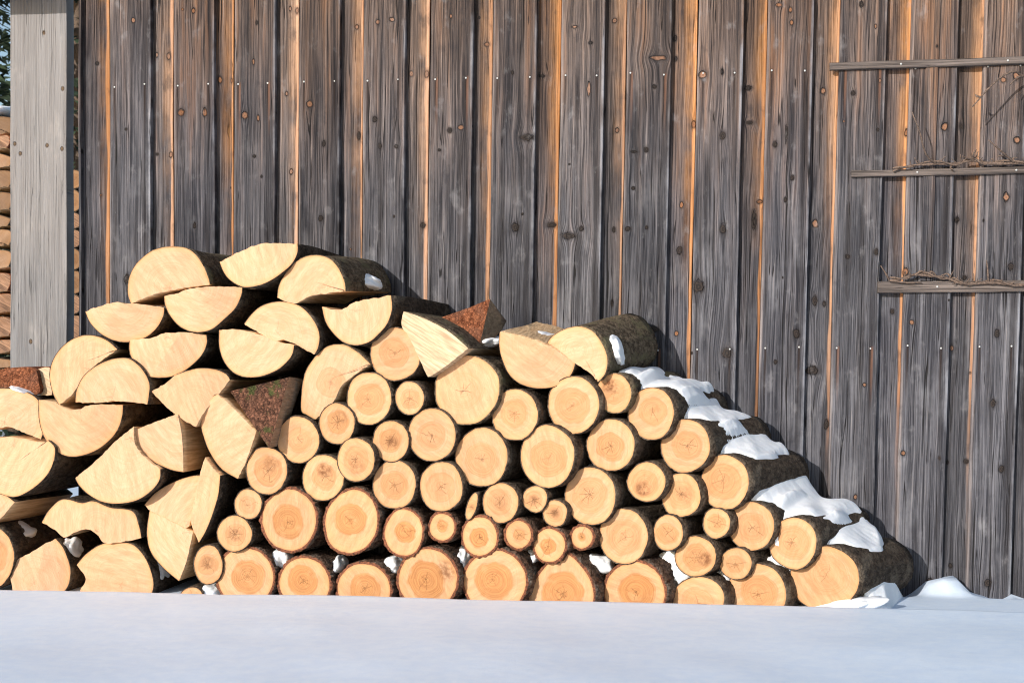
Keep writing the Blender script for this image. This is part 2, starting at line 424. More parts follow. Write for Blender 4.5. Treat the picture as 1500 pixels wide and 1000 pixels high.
LOGS = []
def build_log(outline, pith, label, name='round_log', fwd=0.0, L=0.5, bark=None, bt=0.0035, heart=0.0, hr=0.45, rot=0.0, rofs=(0, 0),
              skew=None, tilt=None, face=None, plane=None, group=None, check=1.0, tone=None, splitm=None, cat=None, seg=12, hmax=None, jit=True):
    bark = bark or M_BARK
    cx = sum(p[0] for p in outline) / len(outline); cy = sum(p[1] for p in outline) / len(outline)
    Y = (LOGY if plane is None else plane) - fwd + (random.uniform(-0.006, 0.006) if jit else 0)
    sk = skew_at(cx) if skew is None else skew
    sk += random.uniform(-0.012, 0.012) if jit else 0
    tl = random.uniform(-0.012, 0.008) if tilt is None else tilt
    ax = Vector((sk, 0.5, tl)).normalized()
    c0 = P(pith[0], pith[1], Y)
    nrm = Vector((ax.x * 0.85 + random.uniform(-.05, .05), ax.y, ax.z + random.uniform(-.06, .06))).normalized()
    W = [Pn(x, y, c0, nrm) for x, y, s in outline]
    spl = [s for _, _, s in outline]
    n = len(W)
    cen = sum(W, Vector()) / n
    area_r = sum((w - cen).length for w in W) / n
    base = Vector((cen.x, Y + L / 2, min(w.z for w in W) - 0.002)) + ax * 0.0
    th = thing(name, label, cat or ('split log' if any(spl) else 'log'), base, group)
    # ---- the sawn face
    verts = [cen]; rimv = []
    bp = [w for w, s in zip(W, spl) if not s] or W
    bn = np.array([[w.x, w.z] for w in bp])
    def rimd(v): return float(np.sqrt(((bn - np.array([v.x, v.z])) ** 2).sum(1)).min())
    fac = [0.2, 0.38, 0.54, 0.68, 0.80, 0.90, 0.965, 1.0]
    for f in fac:
        for w in W: verts.append(cen.lerp(w, f))
    for v in verts: rimv.append(rimd(v))
    thickb_ = bark is M_THICK
    sd = random.uniform(0, 60)
    fd = random.uniform(0, 6.28); fo = random.uniform(-.1, .35) * area_r; fk = random.uniform(.10, .32) if (any(spl) and random.random() < .75) else 0
    fd2 = fd + random.uniform(1.6, 3.2); fo2 = random.uniform(.15, .5) * area_r
    for i, v in enumerate(verts[:]):
        q_ = v - c0
        fold = fk * max(0, q_.x * math.cos(fd) + q_.z * math.sin(fd) - fo) + fk * .7 * max(0, q_.x * math.cos(fd2) + q_.z * math.sin(fd2) - fo2)
        verts[i] = v + ax * (fold + (mn.noise(Vector((v.x * 22, sd, v.z * 22))) * 0.0022) + mn.noise(Vector((v.x * 6, sd, v.z * 6))) * 0.004)
    faces = []
    for j in range(n): faces.append((0, 1 + j, 1 + (j + 1) % n))
    for k in range(len(fac) - 1):
        for j in range(n):
            a = 1 + k * n + j; b_ = 1 + k * n + (j + 1) % n
            faces.append((a, a + n, b_ + n, b_))
    edge = verts[1 + (len(fac) - 1) * n:]
    o = mesh_obj('cut_face', verts, faces, face or M_CUT, th, c0, smooth=True, attr=rimv)
    o['seed'] = sd; o['ang'] = random.uniform(-1.4, 1.4); o['heart'] = float(heart); o['heart_radius'] = float(area_r * hr)
    o['rot'] = float(rot); o['rot_x'] = rofs[0] * area_r; o['rot_z'] = -rofs[1] * area_r
    o['orange'] = float(min(1, max(0, (0.0 if any(spl) else 0.38 if not thickb_ else 0.45) + random.uniform(-.18, .25))))
    o['check'] = float(check * random.uniform(.15, .8)); o['tone'] = float(tone if tone else (random.uniform(0.86, 0.95) if any(spl) else random.uniform(0.80, 0.90)))
    # ---- the sides
    def side(flag, nm, mats, rough, thick):
        vs, fs, mi, vid = [], [], [], {}
        def idx(k, j):
            key = (k, j % n)
            if key in vid: return vid[key]
            w = edge[j % n]; d = (w - cen); dl = d.length or 1; d = d / dl
            if k == 0: p = w
            else:
                s = (k - 1) / (seg - 1)
                ang = math.atan2(d.z, d.x)
                isb = (not spl[j % n]) and (not spl[(j - 1) % n])
                am = rough if isb else rough * 0.45
                nn = mn.noise(Vector((math.cos(ang) * 4, s * 5 + sd, math.sin(ang) * 4))) + 0.55 * mn.noise(Vector((w.x * 90, s * 22 + sd, w.z * 90)))
                off = (thick * (1 + 0.6 * mn.noise(Vector((w.x * 120, sd, w.z * 120)))) if isb else 0.0002) + nn * am * (0.35 if k == 1 else 1.0)
                q = w - cen
                sc = 1 + (0.02 * math.sin(sd + s * 4)) * min(1, s * 3)
                bow = Vector((0.004 * math.sin(s * 3 + sd), 0, 0.005 * math.cos(s * 2.5 + sd) - 0.005 * math.cos(sd)))
                p = cen + q * sc + d * off + ax * (L * s) + bow * s
                if k == 1: p = p - ax * 0.0006 if isb else p
            vs.append(p); vid[key] = len(vs) - 1
            return vid[key]
        for j in range(n):
            if spl[j] != flag: continue
            for k in range(seg):
                fs.append((idx(k, j), idx(k, j + 1), idx(k + 1, j + 1), idx(k + 1, j)) if k == 0 else (idx(k, j), idx(k, j + 1), idx(k + 1, j + 1), idx(k + 1, j)))
                mi.append(1 if (k == 0 and len(mats) > 1) else 0)
        if not fs: return
        if not flag:      # the far end, closed
            ring = [idx(seg, j) for j in range(n)]
            vs.append(sum((vs[i] for i in ring), Vector()) / n); ce = len(vs) - 1
            for j in range(n):
                fs.append((ring[j], ring[(j + 1) % n], ce)); mi.append(len(mats) - 1)
        fs = [tuple(reversed(f)) for f in fs]
        mesh_obj(nm, vs, fs, mats, th, c0, midx=mi)
    thickb = bark is M_THICK
    side(False, 'bark', [bark, M_RIM, M_SPLIT] if thickb else [bark, bark, M_SPLIT], 0.0028 if thickb else 0.0016, bt)
    side(True, 'split_face', [splitm or M_SPLIT], 0.002, 0)
    xs = [w.x for w in W]; zs = [w.z for w in W]
    LOGS.append(dict(cx=(min(xs) + max(xs)) / 2, cz=(min(zs) + max(zs)) / 2, rx=(max(xs) - min(xs)) / 2, rz=(max(zs) - min(zs)) / 2, Y=Y, ax=ax, L=L, px=cx, py=cy))
    return th

def RO(cx, cy, rx, ry, label, **k):
    sd = random.uniform(0, 99); wob = k.pop('wob', 0.035); rotn = k.pop('lean', 0.0); pts = []
    N = max(36, int((rx + ry) * 1.5))
    pf = (random.uniform(-.08, .08), random.uniform(-.08, .08))
    for i in range(N):
        a = 2 * math.pi * i / N
        f = 1 + wob * 1.6 * mn.noise(Vector((math.cos(a) * 1.1, math.sin(a) * 1.1, sd))) + wob * 0.5 * mn.noise(Vector((math.cos(a) * 5, math.sin(a) * 5, sd)))
        x, y = rx * f * math.cos(a), ry * f * math.sin(a)
        x, y = x * math.cos(rotn) - y * math.sin(rotn), x * math.sin(rotn) + y * math.cos(rotn)
        pts.append((cx + x, cy + y, False))
    k.setdefault('heart', random.uniform(0.30, 0.60)); k.setdefault('hr', random.uniform(0.55, 0.68))
    return build_log(pts, (cx + pf[0] * rx, cy + pf[1] * ry), label, **k)

ZO = {1: (0, 340, 4.166), 2: (0, 560, 2.94), 3: (300, 340, 4.166), 4: (300, 560, 2.94), 5: (600, 420, 3.847), 6: (600, 640, 3.847), 0: (0, 0, 1.0)}
def SP(z, pts, pith, label, **k):
    ox, oy, s = ZO[z]
    q = [(ox + p[0] / s, oy + p[1] / s, p[2] if len(p) > 2 else 0) for p in pts]
    k.setdefault('name', 'split_log'); k.setdefault('heart', 0.0); k.setdefault('check', 0.35); k.setdefault('bt', 0.0022)
    return build_log(smooth_outline(q), (ox + pith[0] / s, oy + pith[1] / s), label, **k)

G1 = 'split logs in the left part of the pile'
G2 = 'thin-barked round logs in the right part of the pile'
G3 = 'dark-barked larch rounds low in the pile'
# ---- split logs, left part
SP(1, [(800,435,1),(782,370),(790,280),(830,200),(900,130),(970,97),(1050,88),(1130,98),(1190,140),(1240,215),(1268,290),(1272,318,2),(1100,345,3),(960,375,3)], (1040,340),
   'large half log, flat side down, topmost at the left end of the pile', group=G1, bark=M_MOSS)
SP(1, [(520,483,2),(600,455,3),(690,430,3),(770,437,3),(840,437,3),(980,458,1),(975,500),(940,570),(880,630),(820,655),(750,668),(680,655),(610,615),(550,550)], (760,430),
   'shallow flat-topped half log at the far left shoulder of the pile, against the grey boards', group=G1)
SP(1, [(988,388,2),(1080,372,3),(1130,350,3),(1295,330,3),(1455,335,1),(1450,380),(1420,460),(1360,530),(1310,580),(1250,605),(1170,605),(1090,570),(1030,510),(995,440)], (1230,350),
   'half log, round side down, pale ray on its face, directly under the topmost left one', group=G1)
SP(1, [(785,660,2),(940,640,3),(1000,618,3),(1130,612,3),(1245,625,1),(1245,680),(1215,745),(1160,805),(1100,850),(1030,880),(950,885),(880,868),(830,810),(790,730)], (1020,640),
   'half log, flat side up, in the third layer below the shallow half log', group=G1)
SP(1, [(305,880),(320,790),(365,710),(430,655),(500,630),(580,635),(650,665),(710,715,2),(640,765,3),(560,830,3),(490,910,3),(440,990,3),(361,1051,1),(325,980)], (560,840),
   'tall crescent-shaped split log just right of the foot of the grey post', group=G1)
SP(1, [(453,1038,1),(460,980),(480,930),(520,870),(590,815),(670,780),(740,768),(800,778),(860,830),(895,890),(907,950),(892,1050,2),(723,1029,3),(600,1040,3)], (690,1000),
   'domed split log nestled against the right of the tall crescent-shaped one', group=G1, fwd=0.01)
SP(2, [(-70,40,1),(-20,28),(40,27),(110,45),(155,80),(170,130),(178,200),(168,245,2),(100,215,3),(30,190,3),(-70,200,3)], (20,170),
   'rounded split log cut by the left frame edge, level with the crescent log foot', group=G1)
SP(2, [(168,75,2),(230,85,3),(290,115,3),(345,115,3),(390,97,3),(520,98,1),(515,150),(490,215),(440,270),(380,305),(310,318),(250,300),(200,250),(172,170)], (350,115),
   'wide half log with a hollow notch in its top edge, under the domed split log', group=G1)
SP(2, [(-70,240,2),(50,238,3),(175,258,3),(205,248,1),(235,280),(230,340),(200,400),(140,455),(70,490),(0,478),(-70,440)], (60,270),
   'big half log with long dark bark flank, cut by the left frame edge', group=G1, fwd=0.012)
SP(2, [(575,190,2),(580,260,3),(620,320,3),(690,372,1),(685,420),(650,465),(590,505),(510,520),(440,512),(380,480),(340,440),(325,410,2),(400,350,3),(490,260,3)], (560,240),
   'fan-shaped quarter log, point up, in the middle of the left part', group=G1, fwd=0.015)
SP(2, [(580,205,2),(680,165,3),(765,138,2),(785,250,3),(790,385,1),(740,375),(680,350),(610,310),(585,260)], (765,150),
   'blocky split log with a shaded right side, upper right of the fan-shaped quarter', group=G1)
SP(0, [(220,573,2),(238,564,3),(257,549,1),(288,540),(313,541),(329,548),(334,556,2),(320,576,3),(301,600,3),(286,625,2),(258,609,3),(238,592,3)], (285,605),
   'ragged pale split log tapering to a point below, above the large smooth wedge', group=G1, fwd=0.01)
SP(0, [(319,577,2),(348,604,3),(375,632,2),(360,668,3),(341,702,1),(317,687),(300,660),(291,625),(297,600),(308,583)], (365,630),
   'large smooth wedge with a right-hand corner, left of the mossy bark wedge', group=G1, fwd=0.02)
SP(2, [(170,605,1),(205,550),(250,510),(290,505),(350,520),(400,512),(470,540),(560,555),(590,610),(605,670,2),(530,685,3),(450,690,3),(420,655,3),(370,630,3),(310,650,3),(270,668,3),(230,635,3)], (420,640),
   'long low bean-shaped split log below the fan-shaped quarter', group=G1)
SP(2, [(610,530,1),(660,475),(740,430),(820,405),(858,410,2),(850,480,3),(830,540,3),(815,618,3),(790,622,2),(720,590,3),(640,555,3)], (825,600),
   'rounded quarter log touching the tall thin slab on its left side', group=G1)
SP(2, [(885,322,2),(915,365,3),(948,400,1),(940,480),(915,560),(880,640),(848,690,2),(820,600,3),(830,545,3),(858,410,3)], (835,520),
   'tall thin upright slab with dark bark on its right', group=G1, fwd=0.02)
SP(2, [(635,555,2),(720,592,3),(790,625,3),(830,645,2),(800,770,3),(765,855,1),(700,800),(645,730),(628,650)], (820,640),
   'squarish wedge standing directly above the smallest bottom-left round log', group=G1, fwd=0.01)
SP(2, [(25,790,2),(130,730,3),(225,675,1),(260,720),(285,790),(285,850),(265,900),(200,960),(60,950,2),(50,860,3)], (150,860),
   'beak-shaped split log in the bottom layer, second from the left frame edge', group=G1)
SP(2, [(330,785,1),(370,740),(430,700),(500,687),(570,700),(620,755),(650,830),(650,900),(600,960),(400,960,2),(345,905,3),(370,845,3)], (520,870),
   'wide domed split log in the bottom layer with snow on its right shoulder', group=G1)
RO(-18, 815, 37, 47, 'bottom layer log cut by the left frame edge, snow lump on top', name='split_log', group=G1)
SP(0, [(-45,735,1),(-20,717),(0,720),(21,735,2),(8,750,3),(-5,762,3),(-30,770,3)], (-10,745),
   'small pointed piece at the left frame edge below the big half log', group=G1)
SP(0, [(-30,546,1),(10,540),(40,538),(52,542,1),(56,558),(50,578),(-30,578)], (10,560), 'red-barked chunk lying below the foot of the grey post', group=G1, face=M_RED, bark=M_RED, fwd=-0.05, L=0.3)
SP(0, [(54,541,1),(74,540),(76,578,2),(54,576,3)], (64,558), 'pale splintered chunk between the red-barked chunk and the crescent log', group=G1, face=M_PALE, bark=M_RED, fwd=-0.06, L=0.3)
# ---- upper middle
SP(3, [(78,180,2),(150,145,3),(230,110,3),(330,75,3),(440,68,3),(555,68,1),(555,130),(520,200),(460,255),(390,300),(310,328),(230,332),(160,300),(110,250)], (330,110),
   'half log, round side down, second from the left on the very top layer', group=G1)
SP(3, [(445,400,1),(455,330),(490,260),(550,190),(620,150),(700,143),(770,170),(820,230),(850,300),(857,360,2),(750,372,3),(640,390,3),(570,430,3),(520,428,3)], (700,340),
   'half log, flat side down, third on the top layer, snow on its dark bark', group=G1, bark=M_MOSS, tilt=0.02, fwd=0.01)
SP(3, [(242,560,1),(280,510),(330,460),(400,430),(480,425),(560,445),(620,490),(670,560),(690,630),(680,700),(655,745,2),(560,690,3),(470,655,3),(430,668,3),(340,620,3)], (440,610),
   'tilted half log with a dark central check, lying over a snow-streaked half log', group=G1)
SP(3, [(88,595,2),(200,597,3),(340,628,3),(430,665,3),(545,690,1),(530,750),(480,810),(420,850),(330,880),(240,880),(170,850),(120,790),(90,700)], (310,640),
   'half log with a snow streak on its flat top, above the mossy bark wedge', group=G1)
SP(3, [(715,455,2),(790,475,3),(850,465,3),(910,430,3),(1000,410,3),(1135,385,1),(1140,470),(1110,560),(1060,620),(1000,670),(920,688),(850,670),(790,620),(740,550)], (920,480),
   'half log, round side down, under the third top log, bark reaching far right', group=G1, L=0.56, skew=0.10)
SP(0, [(439,600),(441,570),(447,545),(460,523),(478,507),(500,505),(520,515),(541,533,2),(520,548,3),(500,565,3),(487,590,3),(460,614,1),(445,606)], (485,560),
   'tall split log with grey-stained face beside the mossy bark wedge', group=G1, tone=0.86, heart=0.3, bark=M_MOSS)
RO(580, 518, 36, 38.5, 'round log tucked under the pale leaning wedge, highest full round on the left', group=G2)
SP(0, [(591,456,1),(620,466),(655,484),(686,510,2),(665,527,3),(640,545,3),(627,552,2),(614,525,3),(600,495,3),(588,476,3)], (630,505),
   'pale weathered wedge leaning at the top middle, snow along its upper edge', group=G1, face=M_PALE, bark=M_MOSS, fwd=0.03, splitm=M_PALE)
SP(5, [(508,255,2),(640,285,3),(770,330,3),(860,385,3),(925,432,1),(905,490),(860,540),(790,570),(700,572),(620,545),(560,490),(520,400),(505,320)], (700,330),
   'thick half log with a snow-dusted brown flat top, left of the big mossy half log', group=G1, tilt=0.055, fwd=0.01, skew=0.07)
build_log(smooth_outline([(600+a/3.847,420+b_/3.847) for a,b_ in [(148,560),(160,500),(200,440),(260,400),(330,388),(400,405),(460,450),(500,510),(505,580),(490,650),(450,710),(390,760),(330,772),(250,765),(200,720),(155,650)]]),
   (678,573), 'largest round log of the upper middle, beneath the pale leaning wedge', group=G2, heart=0.12, hr=0.6, bark=M_MOSS)
SP(5, [(765,325,1),(800,280),(870,240),(950,225),(1020,250),(1070,310),(1100,370),(1110,430),(1100,490),(1060,535,2),(1020,490,3),(930,430,3),(860,385,3),(800,340,3)], (930,360),
   'big half log with greenish lichened bark, topmost at the right of the pile', group=G1, bark=M_MOSS, tilt=0.055, fwd=0.015, skew=0.17, L=0.47, tone=0.93)
# ---- thin-barked rounds
g = dict(group=G2)
RO(754.5,606.8,33.5,37.3,'round log below the thick half log with the snow-dusted flat top', **g)
RO(840.5,593.4,36.5,41.6,'round log with a sideways check, under the lower tip of the mossy half log', **g)
RO(900,575.6,24.5,28.2,'small round log with a brown hollow knot, highest one at the snowy right slope', rot=1.0, rofs=(-.3,-.35), bark=M_MOSS, **g)
RO(954,605.3,33.5,37.3,'uppermost medium round log under the snow ribbon, right of the brown-knotted one', **g)
RO(633,637,34.5,38,'round log with a tiny dark pith dot, left below the largest upper round', wob=.02, **g)
RO(705.5,669.5,37.5,42.5,'large round log in the middle of the pile, directly below the largest upper round', **g)
RO(802,668,39,45.5,'large round log with a chipped bottom, shading the log right below it', fwd=0.03, **g)
RO(894.5,652,34.5,37.6,'round log between the chipped large round and the snowy slope, plain pale face', **g)
RO(600,582.5,20.5,24,'smallest round log of the upper middle, left of the largest upper round', **g)
RO(541,583,32,38,'round log touching the grey-stained split log on its right side', **g)
RO(493.4,620,26,29.5,'small round log directly below the grey-stained split log', rot=.45, rofs=(.2,-.25), **g)
RO(437,643.6,30,34.3,'round log just right of the mossy bark wedge tip', **g)
RO(572,644.7,26.3,28.6,'small round log with a star-shaped brown centre, left of the pith-dotted round', rot=.8, rofs=(.1,.1), wob=.06, **g)
RO(521.4,673.3,27.5,31,'round log with a faint brown spot low on its face, between two darker-hearted logs', fwd=.018, rot=.4, rofs=(.05,.35), **g)
RO(473.3,699.5,29.8,33,'round log with a dark brown decayed heart above the two big larch rounds', rot=.9, rofs=(0,-.3), **g)
RO(390.6,689,30,33.6,'round log at the right foot of the large smooth wedge', rot=.55, rofs=(.15,-.3), **g)
RO(577.5,709,32,35.3,'round log with slanting saw scratches, right shoulder of the second big larch round', **g)
RO(646.4,712.4,30.8,36,'round log with fine star cracks, below the pith-dotted round', **g)
RO(363.4,738,19.2,21.6,'smallest round log at the upper left of the first big larch round', heart=.35, **g)
RO(343.4,781,24.7,26.3,'small brown-hearted round log left of the first big larch round', rot=.8, **g)
RO(305,827,20.3,28,'narrow oval round log at the left start of the bottom row', rot=.6, rofs=(0,-.1), **g)
RO(281,873,16,13,'barely visible log top poking out of the snow left of the bottom row', **g)
RO(734,736,26,28.6,'round log with brownish core, below the large middle round', rot=.35, heart=.35, **g)
RO(783.5,730.6,17.5,19,'upper left of the two tiny speckled round logs in the middle', rot=.6, wob=.05, hr=.7, **g)
RO(813,750.8,17,19.3,'lower right of the two tiny speckled round logs in the middle', rot=.65, wob=.05, hr=.7, **g)
RO(691.5,741,6.5,20,'thin sliver-like branch end wedged between two round logs', lean=.28, rot=.5, rofs=(0,0), **g)
RO(865,726,36.5,42,'large round log carrying a jagged shadow on its left edge', **g)
RO(947,705.5,27,28.7,'round log with a dark brown eye low on its face', rot=1.0, rofs=(-.15,.35), **g)
RO(997.4,724.8,28.6,32,'round log immediately right of the one with the brown eye', rot=.35, rofs=(.2,0), heart=.35, **g)
RO(913.6,785,35.5,40,'large round log standing on the right-hand larch rounds of the bottom row', **g)
RO(978.8,779.3,21.6,26,'small round log right of the large one above the bottom row', **g)
RO(1004.4,652.8,35.6,38.7,'second large round log down the snowy right slope', **g)
RO(1062,705.7,34.7,39.6,'third large round log down the snowy slope, bare bark at its far end', **g)
RO(1050,766,19.4,22.3,'small round log wedged left of the fourth slope log', wob=.05, **g)
RO(1101,770,32.9,36,'fourth round log down the snowy right slope', **g)
RO(1018.8,814.5,30,29,'round log with a brown knot on the right half of its face', rot=.9, rofs=(.45,.05), **g)
RO(1077.8,825,23,22.5,'small round log resting above the last bottom row rounds, left of the fifth slope log', **g)
RO(1161.5,795.5,34.2,37.7,'fifth round log down the slope, on top of the biggest end log', **g)
RO(1208,846,50,46,'biggest round log, at the right foot of the pile', wob=.03, heart=.2, bt=.003, **g)
RO(1108,868,43.6,43,'pale bottom row log half sunk in snow, next to the biggest end log', **g)
RO(1022.6,880,38,35.5,'pale low log mostly sunk in snow, third from the right in the bottom row', **g)
# ---- dark barked larch
g = dict(group=G3, bark=M_THICK, bt=0.009, check=1.0)
RO(424,761,39,44.5,'left of the two big larch rounds in the second layer', heart=.8, hr=.58, **g)
RO(514,764,38,47,'right of the two big larch rounds, face split by a pale slanting ray', heart=.8, hr=.55, lean=.22, **g)
RO(591.3,780,27,34,'medium larch round right of the two big second-layer rounds', heart=.85, hr=.5, **g)
RO(648,771.5,18,19.5,'smallest far-left larch round among the second-layer little ones', heart=.8, hr=.45, **g)
RO(703,785,25,28,'largest of the little larch rounds, below the sliver-like branch end', heart=.85, hr=.52, **g)
RO(759.7,782.3,18.5,20,'little larch round between two others, below the brownish-core round', heart=.6, hr=.5, **g)
RO(804.7,798,22.5,24,'little larch round directly behind the pointed bottom-row round', heart=.85, hr=.5, **g)
RO(852.4,786.6,15.2,15.8,'tiniest larch round, beneath the shadow-marked large round', heart=.8, hr=.4, **g)
RO(360,845,41,42,'first larch round of the bottom row from the left', heart=.7, hr=.58, **g)
RO(446,853,36.5,36.5,'second larch round of the bottom row from the left', heart=.8, hr=.6, **g)
RO(533,863,38,38,'third and lowest larch round of the bottom row, snow lump on its right shoulder', heart=.8, hr=.6, **g)
RO(627,848,42,43.5,'fourth bottom row larch round, black streaks by its right rim', heart=.85, hr=.62, rot=.8, rofs=(.75,-.35), **g)
RO(725,852,45,45.5,'fifth bottom row larch round with a greyish outer ring', heart=.8, hr=.6, **g)
build_log(smooth_outline([(600+a/3.847,640+b_/3.847) for a,b_ in [(668,900),(685,850),(720,790),(770,725),(830,668),(870,655),(915,675),(965,725),(1010,790),(1035,860),(1035,920),(1010,1000),(900,1060),(780,1050),(690,980)]]),
   (825,869), 'pointed, tent-shaped larch round of the bottom row', heart=.8, hr=.6, **g)
RO(930,867,44,44.5,'last dark-barked larch round at the right of the bottom row', heart=.85, hr=.6, **g)

# ---- two wedges that show their bark
def solid(name, label, parts, base, group, cat='split log'):
    th = thing(name, label, cat, base, group)
    for nm, vs, fs, m in parts:
        o = mesh_obj(nm, vs, fs, m, th, vs[0], smooth=False)
        bm = bmesh.new(); bm.from_mesh(o.data)
        bmesh.ops.subdivide_edges(bm, edges=bm.edges[:], cuts=5, use_grid_fill=True)
        for v in bm.verts:
            w = v.co + o.location
            v.co += Vector((0, -1, 0.3)) * (mn.noise(w * 28) * 0.006 + mn.noise(w * 70) * 0.003)
        for f in bm.faces: f.smooth = True
        bmesh.ops.recalc_face_normals(bm, faces=bm.faces[:])
        bm.to_mesh(o.data); bm.free()
    return th
a, b_, c, d = P(337,573,-.50), P(424,552,-.56), P(394,656,-.60), P(444,556,-.46)
e = P(412,652,-.48); k1, k2, k3 = P(352,570,-.12), P(445,555,-.12), P(405,650,-.12)
solid('split_log', 'wedge turned point down, showing red bark with green moss', [
    ('bark', [a, b_, c, k1], [(0, 1, 2), (0, 3, 1)], M_MOSSRED),
    ('split_face', [b_, d, e, c, k2, k3, k1, a], [(0, 1, 2, 3), (1, 4, 5, 2), (4, 1, 0), (3, 2, 5), (6, 4, 0), (7, 6, 5, 3), (6, 5, 4)], M_SHADESPLIT)],
    P(394, 656, -.35), G1)
a, b_, c, d = P(640,467,-.30), P(680,453,-.36), P(718,438,-.40), P(702,507,-.42)
e, f_ = P(668,490,-.38), P(736,482,-.30)
h1, h2 = P(742,470,-.14), P(655,470,-.14)
solid('split_log', 'short wedge of rusty red bark with a shaded triangular end, behind the leaning wedge', [
    ('bark', [a, b_, c, d, e, h2], [(0, 1, 4), (1, 2, 3, 4), (0, 5, 1)], M_RED),
    ('cut_face', [c, f_, P(733,462,-.33), P(725,448,-.37), d, P(720,500,-.38)], [(0, 3, 2, 1, 5, 4)], M_SHADESPLIT),
    ('split_face', [b_, c, f_, h1, h2, d, a, e], [(0, 1, 3, 4), (1, 2, 3), (2, 5, 3), (5, 7, 4, 3), (7, 6, 4)], M_SHADESPLIT)],
    P(700, 507, -.3), G1)

# ------------------------------------------------------------------ firewood stack behind the post
random.seed(5)
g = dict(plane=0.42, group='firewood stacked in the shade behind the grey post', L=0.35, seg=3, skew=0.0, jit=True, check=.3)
y = 166; row = 0
while y < 545:
    h = random.uniform(20, 40)
    for col, (xa, xb) in enumerate(((-45, 4), (2, 16), (100, 121))):
        cxx = (-14 if col == 0 else 9 if col == 1 else 107) + random.uniform(-3, 3)
        if col == 1: continue
        if col == 2 and y < 235: continue
        side_ = 'in the narrow slit left of the grey post' if col == 0 else 'in the thin gap between the grey post and the barn boards'
        r_ = random.random()
        if col == 0:
            hw = 30
            pts = [(cxx - hw, y + 4, 1), (cxx, y + random.uniform(0, 5)), (cxx + hw - 3, y + random.uniform(0, 9)), (cxx + hw, y + h * .5), (cxx + hw - 4, y + h - 5, 2), (cxx, y + h - 2, 3), (cxx - hw, y + h - 4, 3)]
            build_log(smooth_outline(pts), (cxx, y + h), 'split firewood end stacked ' + side_, name='stacked_firewood', cat='firewood', bark=M_RED if r_ < .5 else M_BARK, face=M_STACK if r_ < .6 else None, tone=random.uniform(.28, .5), **g)  # low tone puts the shade of the stack into the cut wood
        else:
            RO(cxx, y + h / 2, 13, h / 2 - 1, 'rounded firewood end stacked ' + side_, name='stacked_firewood', cat='firewood', face=M_STACK if r_ < .5 else None, tone=random.uniform(.3, .5), **g)  # tone lowered here too, as painted shade
    y += h

